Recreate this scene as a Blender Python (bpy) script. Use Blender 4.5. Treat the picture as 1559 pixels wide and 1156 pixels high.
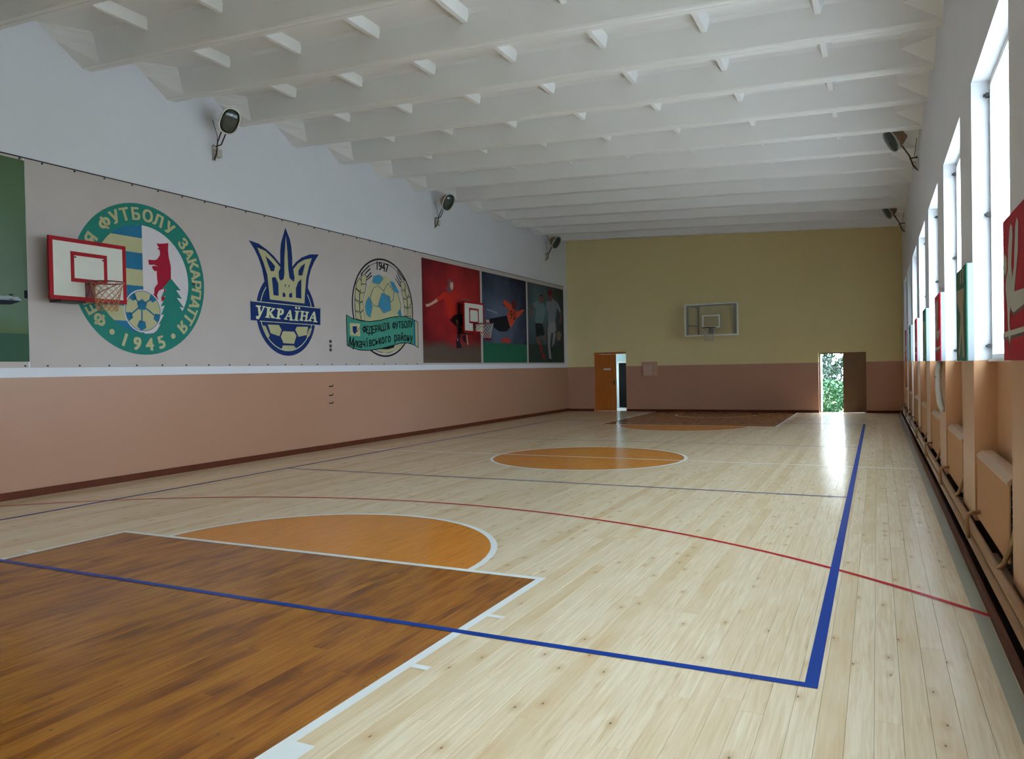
import bpy, bmesh, math, random
from mathutils import Vector, Matrix

random.seed(7)
for o in list(bpy.data.objects):
    bpy.data.objects.remove(o, do_unlink=True)
SC = bpy.context.scene
COL = SC.collection

# ------------------------------------------------------------------ camera
F_PX, YAW, PITCH, ROLL, EYE = 1150.0, 0.4505, -0.0145, -0.0191, 1.66
fw = Vector((-math.sin(YAW) * math.cos(PITCH), math.cos(YAW) * math.cos(PITCH), math.sin(PITCH)))
rt = Vector((math.cos(YAW), math.sin(YAW), 0.0))
up = rt.cross(fw)
cr, sr = math.cos(ROLL), math.sin(ROLL)
rt, up = rt * cr + up * sr, up * cr - rt * sr
cam_data = bpy.data.cameras.new('camera')
cam_data.sensor_fit = 'HORIZONTAL'
cam_data.sensor_width = 36.0
cam_data.lens = F_PX / 1559.0 * 36.0
cam_data.clip_start = 0.05
cam_data.clip_end = 300.0
camera = bpy.data.objects.new('camera', cam_data)
camera.matrix_world = Matrix(((rt.x, up.x, -fw.x, 0.0), (rt.y, up.y, -fw.y, 0.0), (rt.z, up.z, -fw.z, EYE), (0, 0, 0, 1)))
COL.objects.link(camera)
SC.camera = camera

# ------------------------------------------------------------------ overcast daylight
SKY_STRENGTH = 15.5
world = bpy.data.worlds.new('overcast_sky')
SC.world = world
world.use_nodes = True
bg = world.node_tree.nodes['Background']
bg.inputs['Color'].default_value = (0.80, 0.91, 1.0, 1.0)
bg.inputs['Strength'].default_value = SKY_STRENGTH
SC.view_settings.view_transform = 'Standard'
SC.view_settings.look = 'None'
SC.view_settings.exposure = 0.0
SC.view_settings.gamma = 1.0
SC.view_settings.use_curve_mapping = False

# ------------------------------------------------------------------ dimensions (metres)
XL, XR, D, YN = -10.65, 0.75, 26.96, -0.7
ZL, ZR = 6.27, 5.715                      # underside of the beams at the two long walls
WAIN = 1.665                              # top of the painted wainscot
WIN0, WINW, WPITCH = 5.57, 2.03, 3.0      # first full window, opening width, spacing
WZ0, WZ1 = 1.655, 4.03
GLX = 0.885
CX, CY = -4.79, 13.10                     # middle of the courts
KX, FTY = -4.82, 5.45

for k in range(-2, 7):                    # light portals in the real window openings
    ld = bpy.data.lights.new('window_portal', 'AREA')
    ld.shape = 'RECTANGLE'
    ld.size, ld.size_y = WINW, WZ1 - WZ0
    ld.cycles.is_portal = True
    lo = bpy.data.objects.new('window_portal', ld)
    lo.location = (1.19, WIN0 + WPITCH * k + WINW / 2, (WZ0 + WZ1) / 2)
    lo.rotation_euler = (math.pi / 2, 0, math.pi / 2)
    COL.objects.link(lo)


def zbeam(x):
    return ZL + (ZR - ZL) * (x - XL) / (XR - XL)


# ------------------------------------------------------------------ materials
def s2l(c):
    c /= 255.0
    return c / 12.92 if c <= 0.04045 else ((c + 0.055) / 1.055) ** 2.4


def alb(r, g, b, k=1.0):
    """sRGB swatch, divided by the light level it was judged under"""
    return tuple(min(s2l(v) / k, 0.93) for v in (r, g, b)) + (1.0,)


MATS = {}


def nodes(name):
    m = bpy.data.materials.new(name)
    m.use_nodes = True
    nt = m.node_tree
    MATS[name] = m
    return m, nt, nt.nodes['Principled BSDF']


def N(nt, kind, **kw):
    n = nt.nodes.new(kind)
    for k, v in kw.items():
        if k == 'ins':
            for a, b in v.items():
                n.inputs[a].default_value = b
        else:
            setattr(n, k, v)
    return n


def math_n(nt, op, a, b=None, c=None):
    n = nt.nodes.new('ShaderNodeMath')
    n.operation = op
    for i, v in enumerate((a, b, c)):
        if v is None:
            continue
        if hasattr(v, 'links') or hasattr(v, 'is_linked'):
            nt.links.new(v, n.inputs[i])
        else:
            n.inputs[i].default_value = v
    return n.outputs[0]


def mixc(nt, fac, a, b, blend='MIX'):
    n = nt.nodes.new('ShaderNodeMix')
    n.data_type = 'RGBA'
    n.blend_type = blend
    for sock, v in ((n.inputs[0], fac), (n.inputs[6], a), (n.inputs[7], b)):
        if hasattr(v, 'is_linked'):
            nt.links.new(v, sock)
        else:
            sock.default_value = v
    return n.outputs[2]


def plain(name, col, rough=0.6, metal=0.0, noise=0.06, scale=8.0, bump=0.0, bscale=60.0, spec=0.5):
    m, nt, b = nodes(name)
    tc = N(nt, 'ShaderNodeTexCoord')
    nz = N(nt, 'ShaderNodeTexNoise', ins={'Scale': scale, 'Detail': 4.0})
    nt.links.new(tc.outputs['Object'], nz.inputs['Vector'])
    f = math_n(nt, 'MULTIPLY_ADD', nz.outputs[0], 2 * noise, 1.0 - noise)
    cc = N(nt, 'ShaderNodeCombineColor')
    for i in range(3):
        nt.links.new(f, cc.inputs[i])
    out = mixc(nt, 1.0, col, cc.outputs[0], 'MULTIPLY')
    nt.links.new(out, b.inputs['Base Color'])
    b.inputs['Roughness'].default_value = rough
    b.inputs['Metallic'].default_value = metal
    b.inputs['Specular IOR Level'].default_value = spec
    if bump:
        nb = N(nt, 'ShaderNodeTexNoise', ins={'Scale': bscale, 'Detail': 3.0})
        nt.links.new(tc.outputs['Object'], nb.inputs['Vector'])
        bp = N(nt, 'ShaderNodeBump', ins={'Strength': bump, 'Distance': 0.01})
        nt.links.new(nb.outputs[0], bp.inputs['Height'])
        nt.links.new(bp.outputs[0], b.inputs['Normal'])
    return m


WHITE = (0.715, 0.715, 0.775, 1)
TAN = (0.455, 0.235, 0.150, 1)
TAN_R = (0.66, 0.35, 0.185, 1)
YEL = (0.82, 0.68, 0.36, 1)
TAN_F = (0.53, 0.27, 0.185, 1)
NICHE_SHADE = (0.022, 0.010, 0.007, 1)


def wall_paint(name, upper, lower, split=WAIN, low_shade=None, lower_rough=0.35):
    """painted plaster: matt distemper above, oil paint wainscot below a painted edge"""
    m, nt, b = nodes(name)
    geo = N(nt, 'ShaderNodeNewGeometry')
    sep = N(nt, 'ShaderNodeSeparateXYZ')
    nt.links.new(geo.outputs['Position'], sep.inputs[0])
    nz = N(nt, 'ShaderNodeTexNoise', ins={'Scale': 0.9, 'Detail': 5.0, 'Roughness': 0.6})
    nt.links.new(geo.outputs['Position'], nz.inputs['Vector'])
    n2 = N(nt, 'ShaderNodeTexNoise', ins={'Scale': 45.0, 'Detail': 3.0})
    nt.links.new(geo.outputs['Position'], n2.inputs['Vector'])
    edge = math_n(nt, 'MULTIPLY_ADD', n2.outputs[0], 0.012, split - 0.006)
    fac = math_n(nt, 'GREATER_THAN', sep.outputs[2], edge)
    col = mixc(nt, fac, lower, upper)
    if low_shade:
        pf = math_n(nt, 'LESS_THAN', sep.outputs[2], low_shade[0])
        col = mixc(nt, pf, col, low_shade[1])
    v = math_n(nt, 'MULTIPLY_ADD', nz.outputs[0], 0.12, 0.94)
    cc = N(nt, 'ShaderNodeCombineColor')
    for i in range(3):
        nt.links.new(v, cc.inputs[i])
    nt.links.new(mixc(nt, 1.0, col, cc.outputs[0], 'MULTIPLY'), b.inputs['Base Color'])
    ro = math_n(nt, 'MULTIPLY_ADD', fac, 0.85 - lower_rough, lower_rough)
    nt.links.new(ro, b.inputs['Roughness'])
    bp = N(nt, 'ShaderNodeBump', ins={'Strength': 0.25, 'Distance': 0.004})
    nt.links.new(n2.outputs[0], bp.inputs['Height'])
    nt.links.new(bp.outputs[0], b.inputs['Normal'])
    return m


M_left = wall_paint('paint_left_wall', WHITE, TAN)
M_far = wall_paint('paint_far_wall', YEL, TAN_F)
M_right = wall_paint('paint_right_wall', WHITE, TAN_R, split=1.655, low_shade=(0.27, NICHE_SHADE))  # dark band at the foot: shade of niches and pipe gap in the colour
M_near = wall_paint('paint_near_wall', YEL, TAN)
M_ceil = plain('paint_ceiling', (0.80, 0.785, 0.785, 1), 0.85, noise=0.05, scale=1.2, bump=0.15, bscale=30)
M_white = plain('white_gloss_paint', (0.80, 0.80, 0.78, 1), 0.4)
M_base = plain('brown_skirting_paint', (0.115, 0.026, 0.010, 1), 0.5, noise=0.25, scale=6, spec=0.2)
M_pipe = plain('tan_pipe_paint', (0.44, 0.24, 0.12, 1), 0.35, noise=0.1)
M_rad = plain('tan_radiator_paint', (0.60, 0.32, 0.16, 1), 0.45, noise=0.08)
M_radtop = plain('radiator_top_paint', (0.62, 0.42, 0.30, 1), 0.4)
M_black = plain('black_paint_and_shade', (0.005, 0.005, 0.006, 1), 0.6, spec=0.15)
M_dark = plain('dark_metal', (0.03, 0.028, 0.028, 1), 0.45, metal=0.6)
M_steel = plain('grey_steel', (0.30, 0.30, 0.31, 1), 0.4, metal=0.8)
M_rust = plain('weathered_lamp_housing', (0.30, 0.19, 0.12, 1), 0.65, metal=0.3, noise=0.5, scale=9)
M_rim = plain('pale_lamp_rim', (0.55, 0.54, 0.50, 1), 0.4, metal=0.5)
M_red = plain('red_board_paint', (0.34, 0.004, 0.010, 1), 0.5, noise=0.08, spec=0.2)
M_redd = plain('dark_red_hoop_paint', (0.16, 0.012, 0.016, 1), 0.4)
M_bb = plain('white_board_paint', (0.66, 0.64, 0.58, 1), 0.45, noise=0.05, spec=0.2)
M_net = plain('net_cord', (0.55, 0.50, 0.42, 1), 0.8)
M_neto = plain('orange_net_cord', (0.50, 0.22, 0.10, 1), 0.8)
M_gap = plain('dark_subfloor', (0.16, 0.09, 0.045, 1), 0.9)  # dark brown base that shows in the joints between boards
M_hook = plain('brown_hook_metal', (0.06, 0.03, 0.02, 1), 0.5, metal=0.5)
M_plastic = plain('white_plastic', (0.75, 0.76, 0.76, 1), 0.4)
M_tanbox = plain('tan_box_paint', (0.62, 0.42, 0.33, 1), 0.5)
M_tanplate = plain('tan_plate_paint', (0.60, 0.33, 0.23, 1), 0.5)
M_doorbrown = plain('brown_door_leaf', (0.19, 0.10, 0.045, 1), 0.45, noise=0.12)
M_leaf = plain('fresh_green_leaf', (0.026, 0.120, 0.050, 1), 0.45, noise=0.35, scale=3)
M_leafd = plain('dark_green_leaf', (0.014, 0.045, 0.032, 1), 0.5, noise=0.35, scale=3)
M_bark = plain('grey_bark', (0.09, 0.075, 0.06, 1), 0.9, noise=0.3)
M_bounce = plain('pale_bounce_ground', (0.42, 0.41, 0.38, 1), 0.9, noise=0.15, scale=1.0)
M_ground = plain('grass_ground', (0.09, 0.17, 0.06, 1), 0.95, noise=0.4, scale=2)
M_lobby = plain('pale_blue_lobby_paint', (0.55, 0.68, 0.76, 1), 0.8)
M_plaster = plain('outer_plaster', (0.62, 0.61, 0.58, 1), 0.9)


def wood_door(name):
    m, nt, b = nodes(name)
    tc = N(nt, 'ShaderNodeTexCoord')
    mp = N(nt, 'ShaderNodeMapping', ins={'Scale': (14, 14, 1.2)})
    nt.links.new(tc.outputs['Object'], mp.inputs[0])
    nz = N(nt, 'ShaderNodeTexNoise', ins={'Scale': 1.5, 'Detail': 6.0})
    nt.links.new(mp.outputs[0], nz.inputs['Vector'])
    nt.links.new(mixc(nt, nz.outputs[0], (0.40, 0.085, 0.010, 1), (0.70, 0.22, 0.03, 1)), b.inputs['Base Color'])
    b.inputs['Roughness'].default_value = 0.3
    return m


M_door = wood_door('varnished_orange_pine')


def glass_mat(name, tint, body, transp):
    m = bpy.data.materials.new(name)
    m.use_nodes = True
    nt = m.node_tree
    nt.nodes.clear()
    out = N(nt, 'ShaderNodeOutputMaterial')
    tr = N(nt, 'ShaderNodeBsdfTransparent', ins={'Color': tint})
    tl = N(nt, 'ShaderNodeBsdfTranslucent', ins={'Color': body})
    gl = N(nt, 'ShaderNodeBsdfGlossy', ins={'Color': (1, 1, 1, 1), 'Roughness': 0.15})
    tc = N(nt, 'ShaderNodeTexCoord')
    wv = N(nt, 'ShaderNodeTexWave', ins={'Scale': 14.0, 'Distortion': 2.0, 'Detail': 1.0})
    wv.bands_direction = 'Y'
    nt.links.new(tc.outputs['Object'], wv.inputs['Vector'])
    bp = N(nt, 'ShaderNodeBump', ins={'Strength': 0.5, 'Distance': 0.01})
    nt.links.new(wv.outputs[0], bp.inputs['Height'])
    nt.links.new(bp.outputs[0], gl.inputs['Normal'])
    nt.links.new(bp.outputs[0], tl.inputs['Normal'])
    m1 = N(nt, 'ShaderNodeMixShader', ins={0: transp})
    nt.links.new(tl.outputs[0], m1.inputs[1])
    nt.links.new(tr.outputs[0], m1.inputs[2])
    m2 = N(nt, 'ShaderNodeMixShader', ins={0: 0.06})
    nt.links.new(m1.outputs[0], m2.inputs[1])
    nt.links.new(gl.outputs[0], m2.inputs[2])
    nt.links.new(m2.outputs[0], out.inputs[0])
    return m


M_pane = glass_mat('reeded_window_glass', (0.93, 0.98, 1.0, 1), (0.88, 0.94, 0.96, 1), 0.72)
M_clear = glass_mat('clear_backboard_glass', (0.90, 0.92, 0.92, 1), (0.7, 0.7, 0.7, 1), 0.93)


def lens_mat():
    m, nt, b = nodes('dark_lamp_glass')
    b.inputs['Base Color'].default_value = (0.035, 0.05, 0.045, 1)
    b.inputs['Roughness'].default_value = 0.12
    b.inputs['Specular IOR Level'].default_value = 0.8
    return m


M_lens = lens_mat()


def floor_mat():
    """varnished pine boards; the two keys and the three circles are stained darker"""
    m, nt, b = nodes('varnished_pine_boards')
    geo = N(nt, 'ShaderNodeNewGeometry')
    sep = N(nt, 'ShaderNodeSeparateXYZ')
    nt.links.new(geo.outputs['Position'], sep.inputs[0])
    X, Y = sep.outputs[0], sep.outputs[1]
    tone = N(nt, 'ShaderNodeAttribute', attribute_name='tone')
    T = tone.outputs['Fac']
    # per-board texture space
    off = N(nt, 'ShaderNodeCombineXYZ')
    nt.links.new(math_n(nt, 'MULTIPLY', T, 37.0), off.inputs[0])
    nt.links.new(math_n(nt, 'MULTIPLY', T, 91.0), off.inputs[1])
    add = N(nt, 'ShaderNodeVectorMath', operation='ADD')
    nt.links.new(geo.outputs['Position'], add.inputs[0])
    nt.links.new(off.outputs[0], add.inputs[1])
    mp = N(nt, 'ShaderNodeMapping', ins={'Scale': (22.0, 0.9, 1.0)})
    nt.links.new(add.outputs[0], mp.inputs[0])
    grain = N(nt, 'ShaderNodeTexNoise', ins={'Scale': 2.2, 'Detail': 6.0, 'Roughness': 0.62, 'Distortion': 0.6})
    nt.links.new(mp.outputs[0], grain.inputs['Vector'])
    mp2 = N(nt, 'ShaderNodeMapping', ins={'Scale': (3.0, 0.7, 1.0)})
    nt.links.new(add.outputs[0], mp2.inputs[0])
    cloud = N(nt, 'ShaderNodeTexNoise', ins={'Scale': 2.0, 'Detail': 3.0})
    nt.links.new(mp2.outputs[0], cloud.inputs['Vector'])
    # knots
    mpk = N(nt, 'ShaderNodeMapping', ins={'Scale': (5.0, 2.3, 1.0)})
    nt.links.new(add.outputs[0], mpk.inputs[0])
    vor = N(nt, 'ShaderNodeTexVoronoi', ins={'Scale': 1.35, 'Randomness': 1.0})
    vor.voronoi_dimensions = '2D'
    nt.links.new(mpk.outputs[0], vor.inputs['Vector'])
    kn = N(nt, 'ShaderNodeMapRange', ins={1: 0.015, 2: 0.05, 3: 0.85, 4: 0.0})
    nt.links.new(vor.outputs['Distance'], kn.inputs[0])
    kcol = N(nt, 'ShaderNodeSeparateColor')
    nt.links.new(vor.outputs['Color'], kcol.inputs[0])
    knot = math_n(nt, 'MULTIPLY', kn.outputs[0], math_n(nt, 'GREATER_THAN', kcol.outputs[0], 0.72))
    halo = N(nt, 'ShaderNodeMapRange', ins={1: 0.06, 2: 0.26, 3: 0.45, 4: 0.0})
    nt.links.new(vor.outputs['Distance'], halo.inputs[0])
    # stain mask
    def near(sx, c, r):
        return math_n(nt, 'LESS_THAN', math_n(nt, 'ABSOLUTE', math_n(nt, 'SUBTRACT', sx, c)), r)
    def circ(cx, cy, r):
        dx = math_n(nt, 'SUBTRACT', X, cx)
        dy = math_n(nt, 'SUBTRACT', Y, cy)
        d2 = math_n(nt, 'ADD', math_n(nt, 'MULTIPLY', dx, dx), math_n(nt, 'MULTIPLY', dy, dy))
        return math_n(nt, 'LESS_THAN', d2, r * r)
    farft = 2 * CY - FTY
    inx = near(X, KX, 2.43)
    lane = math_n(nt, 'MULTIPLY', inx, math_n(nt, 'ADD', math_n(nt, 'LESS_THAN', Y, FTY - 0.03), math_n(nt, 'GREATER_THAN', Y, farft + 0.03)))
    ring = math_n(nt, 'MAXIMUM', circ(KX, FTY, 1.78), math_n(nt, 'MAXIMUM', circ(KX, CY, 1.78), circ(KX, farft, 1.78)))
    # colours
    g = N(nt, 'ShaderNodeMapRange', ins={1: 0.30, 2: 0.70})
    nt.links.new(grain.outputs[0], g.inputs[0])
    pine = mixc(nt, g.outputs[0], (0.68, 0.495, 0.29, 1), (0.89, 0.765, 0.57, 1))
    pine = mixc(nt, math_n(nt, 'MULTIPLY', math_n(nt, 'POWER', T, 2.0), 0.75), pine, (0.66, 0.45, 0.24, 1))
    c2 = N(nt, 'ShaderNodeMapRange', ins={1: 0.35, 2: 0.75, 3: 0.0, 4: 0.45})
    nt.links.new(cloud.outputs[0], c2.inputs[0])
    pine = mixc(nt, c2.outputs[0], pine, (0.88, 0.78, 0.60, 1))
    pine = mixc(nt, math_n(nt, 'MULTIPLY', halo.outputs[0], math_n(nt, 'GREATER_THAN', kcol.outputs[0], 0.72)), pine, (0.55, 0.32, 0.13, 1))
    pine = mixc(nt, knot, pine, (0.10, 0.045, 0.018, 1))
    brown = mixc(nt, g.outputs[0], (0.16, 0.042, 0.004, 1), (0.44, 0.150, 0.012, 1))
    brown = mixc(nt, c2.outputs[0], brown, (0.56, 0.24, 0.025, 1))
    dk = N(nt, 'ShaderNodeMapRange', ins={1: 0.30, 2: 0.52, 3: 0.65, 4: 0.0})
    nt.links.new(cloud.outputs[0], dk.inputs[0])
    brown = mixc(nt, dk.outputs[0], brown, (0.115, 0.028, 0.003, 1))
    brown = mixc(nt, knot, brown, (0.04, 0.012, 0.004, 1))
    orange = mixc(nt, g.outputs[0], (0.56, 0.175, 0.010, 1), (0.80, 0.31, 0.035, 1))
    orange = mixc(nt, knot, orange, (0.10, 0.03, 0.006, 1))
    col = mixc(nt, ring, pine, orange)
    col = mixc(nt, lane, col, brown)
    nt.links.new(col, b.inputs['Base Color'])
    b.inputs['Roughness'].default_value = 0.5
    b.inputs['Specular IOR Level'].default_value = 0.08
    b.inputs['Coat Weight'].default_value = 0.9
    b.inputs['Coat IOR'].default_value = 1.25
    b.inputs['Coat Roughness'].default_value = 0.19
    wob = N(nt, 'ShaderNodeTexNoise', ins={'Scale': 9.0, 'Detail': 2.0})
    nt.links.new(add.outputs[0], wob.inputs['Vector'])
    bp = N(nt, 'ShaderNodeBump', ins={'Strength': 0.10, 'Distance': 0.004})
    nt.links.new(wob.outputs[0], bp.inputs['Height'])
    nt.links.new(bp.outputs[0], b.inputs['Normal'])
    nt.links.new(bp.outputs[0], b.inputs['Coat Normal'])
    return m


M_floor = floor_mat()


def line_paint(name, col):
    m = plain(name, col, 0.5, noise=0.06, scale=4, spec=0.08)
    b = m.node_tree.nodes['Principled BSDF']
    b.inputs['Coat Weight'].default_value = 0.4
    b.inputs['Coat IOR'].default_value = 1.27
    b.inputs['Coat Roughness'].default_value = 0.13
    return m


L_white = line_paint('white_line_paint', (0.80, 0.82, 0.82, 1))
L_blue = line_paint('blue_line_paint', (0.0, 0.042, 0.30, 1))
L_red = line_paint('red_line_paint', (0.52, 0.010, 0.020, 1))
L_grey = line_paint('grey_border_paint', (0.42, 0.41, 0.33, 1))

K = 0.40
PC = dict(green=(20, 82, 74), khaki=(124, 120, 92), navy=(8, 26, 68), crimson=(108, 8, 30), cream=(140, 142, 116), skyblue=(38, 92, 116), blue=(20, 72, 98),
          black=(10, 10, 14), teal=(44, 98, 86), maroon=(72, 10, 18), maroon2=(76, 50, 54), skin=(136, 108, 98), orangered=(132, 28, 20), tan=(88, 60, 40),
          blackish=(22, 6, 8), navyd=(18, 14, 26), grass=(18, 64, 48), grassd=(22, 34, 30), beam=(82, 86, 102), ink=(8, 9, 18), orange=(136, 48, 28), orange2=(112, 36, 32),
          beige=(76, 70, 56), brownskin=(80, 50, 45), tealgrey=(66, 84, 86), redd=(104, 14, 22), greyw=(92, 92, 96), greyw2=(78, 82, 90), paleb=(98, 106, 110), darkgreen=(34, 56, 44))
PM = {k: plain('print_' + k, alb(*v, k=0.43), 0.6, noise=0.10, scale=3.0, spec=0.2) for k, v in PC.items()}
M_banner = plain('grey_vinyl_banner', alb(126, 118, 116, K), 0.7, noise=0.06, scale=2.0, spec=0.2)
M_bwhite = plain('print_white', alb(138, 132, 136, K), 0.6, noise=0.06, spec=0.2)


def poster_mat(name, z0, z1, yc, zc, edge, mid, ground, ghei, streak=0.0):
    """printed photograph: blurred backdrop over a band of ground"""
    m, nt, b = nodes(name)
    geo = N(nt, 'ShaderNodeNewGeometry')
    sep = N(nt, 'ShaderNodeSeparateXYZ')
    nt.links.new(geo.outputs['Position'], sep.inputs[0])
    nz = N(nt, 'ShaderNodeTexNoise', ins={'Scale': 1.6, 'Detail': 5.0})
    nt.links.new(geo.outputs['Position'], nz.inputs['Vector'])
    dy = math_n(nt, 'DIVIDE', math_n(nt, 'SUBTRACT', sep.outputs[1], yc), 1.9)
    dz = math_n(nt, 'DIVIDE', math_n(nt, 'SUBTRACT', sep.outputs[2], zc), 1.5)
    d = math_n(nt, 'SQRT', math_n(nt, 'ADD', math_n(nt, 'MULTIPLY', dy, dy), math_n(nt, 'MULTIPLY', dz, dz)))
    d = math_n(nt, 'ADD', d, math_n(nt, 'MULTIPLY_ADD', nz.outputs[0], 0.9, -0.45))
    mr = N(nt, 'ShaderNodeMapRange', ins={1: 0.1, 2: 1.15})
    nt.links.new(d, mr.inputs[0])
    col = mixc(nt, mr.outputs[0], alb(*mid, k=K), alb(*edge, k=K))
    gz = math_n(nt, 'MULTIPLY_ADD', nz.outputs[0], 0.35, ghei - 0.17)
    gm = N(nt, 'ShaderNodeMapRange', ins={1: -0.12, 2: 0.12, 3: 1.0, 4: 0.0})
    nt.links.new(math_n(nt, 'SUBTRACT', sep.outputs[2], gz), gm.inputs[0])
    col = mixc(nt, gm.outputs[0], col, alb(*ground, k=K))
    nt.links.new(col, b.inputs['Base Color'])
    b.inputs['Roughness'].default_value = 0.55
    b.inputs['Specular IOR Level'].default_value = 0.2
    return m


M_prd = poster_mat('print_red_backdrop', 1.84, 4.6, 18.6, 3.4, (58, 5, 14), (124, 26, 26), (58, 47, 41), 2.35)
M_pbl = poster_mat('print_blue_backdrop', 1.84, 4.6, 21.2, 3.2, (8, 13, 30), (58, 66, 84), (18, 30, 46), 1.7)
M_pdk = poster_mat('print_dark_backdrop', 1.84, 4.6, 24.3, 3.7, (20, 26, 31), (50, 64, 68), (22, 34, 30), 2.2)
M_pgr = poster_mat('print_green_backdrop', 1.84, 4.6, 5.6, 3.0, (48, 66, 42), (66, 78, 68), (54, 68, 44), 2.4)


# ------------------------------------------------------------------ mesh helpers
class MB:
    def __init__(self):
        self.v, self.f, self.m, self.mats = [], [], [], []

    def slot(self, mat):
        if mat is None:
            return 0
        if mat not in self.mats:
            self.mats.append(mat)
        return self.mats.index(mat)

    def add(self, vs, fs, mat=None):
        o = len(self.v)
        s = self.slot(mat)
        self.v += [tuple(p) for p in vs]
        for f in fs:
            self.f.append(tuple(i + o for i in f))
            self.m.append(s)
        return self

    def box(self, x0, x1, y0, y1, z0, z1, mat=None):
        vs = [(x0, y0, z0), (x1, y0, z0), (x1, y1, z0), (x0, y1, z0), (x0, y0, z1), (x1, y0, z1), (x1, y1, z1), (x0, y1, z1)]
        return self.add(vs, [(3, 2, 1, 0), (4, 5, 6, 7), (0, 1, 5, 4), (1, 2, 6, 5), (2, 3, 7, 6), (3, 0, 4, 7)], mat)

    def tube(self, pts, r, n=8, mat=None, closed=False, caps=True):
        pts = [Vector(p) for p in pts]
        L = len(pts)
        rs = r if isinstance(r, (list, tuple)) else [r] * L
        vs = []
        ref = None
        for i, p in enumerate(pts):
            a = pts[(i - 1) % L] if (closed or i > 0) else p
            b = pts[(i + 1) % L] if (closed or i < L - 1) else p
            t = (b - a).normalized()
            if ref is None:
                ref = Vector((0, 0, 1)) if abs(t.z) < 0.9 else Vector((1, 0, 0))
            u = t.cross(ref)
            if u.length < 1e-5:
                u = t.cross(Vector((0, 1, 0)))
            u.normalize()
            w = u.cross(t).normalized()
            ref = w
            for k in range(n):
                an = 2 * math.pi * k / n
                vs.append(p + (u * math.cos(an) + w * math.sin(an)) * rs[i])
        fs = []
        for i in range(L if closed else L - 1):
            j = (i + 1) % L
            for k in range(n):
                l = (k + 1) % n
                fs.append((i * n + k, i * n + l, j * n + l, j * n + k))
        if caps and not closed:
            fs.append(tuple(reversed(range(n))))
            fs.append(tuple(range((L - 1) * n, L * n)))
        return self.add(vs, fs, mat)

    def loft(self, rings, mat=None, cap0=True, cap1=True):
        n = len(rings[0])
        vs = [p for r in rings for p in r]
        fs = []
        for i in range(len(rings) - 1):
            for k in range(n):
                l = (k + 1) % n
                fs.append((i * n + k, i * n + l, (i + 1) * n + l, (i + 1) * n + k))
        if cap0:
            fs.append(tuple(reversed(range(n))))
        if cap1:
            fs.append(tuple(range((len(rings) - 1) * n, len(rings) * n)))
        return self.add(vs, fs, mat)


def obj(name, mb, mat=None, parent=None, base=None, smooth=False):
    """one mesh object; vertices are in world metres and are re-based on the parent's foot"""
    me = bpy.data.meshes.new(name)
    o0 = Vector(base) if base is not None else Vector((0, 0, 0))
    me.from_pydata([tuple(Vector(p) - o0) for p in mb.v], [], mb.f)
    for mm in (mb.mats or [mat]):
        me.materials.append(mm)
    if mb.mats:
        me.polygons.foreach_set('material_index', mb.m)
    if smooth:
        me.polygons.foreach_set('use_smooth', [True] * len(me.polygons))
    bm = bmesh.new()
    bm.from_mesh(me)
    bmesh.ops.recalc_face_normals(bm, faces=bm.faces)
    bm.to_mesh(me)
    bm.free()
    me.update()
    o = bpy.data.objects.new(name, me)
    COL.objects.link(o)
    if parent is not None:
        o.parent = parent
    else:
        o.location = o0
    return o


def tag(o, label=None, cat=None, group=None, kind=None):
    if label:
        o['label'] = label
    if cat:
        o['category'] = cat
    if group:
        o['group'] = group
    if kind:
        o['kind'] = kind
    return o


def thing(name, loc, label, cat, group=None):
    e = bpy.data.objects.new(name, None)
    e.empty_display_size = 0.2
    e.location = loc
    COL.objects.link(e)
    return tag(e, label, cat, group)


def copy_tree(o, parent=None):
    c = o.copy()
    COL.objects.link(c)
    c.parent = parent
    for ch in [q for q in bpy.data.objects if q.parent == o]:
        copy_tree(ch, c)
    return c


def arc(cx, cy, r, a0, a1, n):
    return [(cx + r * math.cos(a0 + (a1 - a0) * i / n), cy + r * math.sin(a0 + (a1 - a0) * i / n)) for i in range(n + 1)]


def flat(mb, pts, x, mat=None):
    """flat print in the plane of a long wall: pts are (y, z)"""
    mb.add([(x, a, b) for a, b in pts], [tuple(range(len(pts)))], mat)
    return mb


def annulus(mb, cy, cz, r0, r1, x, mat=None, n=64, sz=1.0):
    a = [(x, cy + r1 * math.cos(2 * math.pi * i / n), cz + sz * r1 * math.sin(2 * math.pi * i / n)) for i in range(n)]
    b = [(x, cy + r0 * math.cos(2 * math.pi * i / n), cz + sz * r0 * math.sin(2 * math.pi * i / n)) for i in range(n)]
    mb.add(a + b, [(i, (i + 1) % n, n + (i + 1) % n, n + i) for i in range(n)], mat)
    return mb


_glyph = {}


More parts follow.
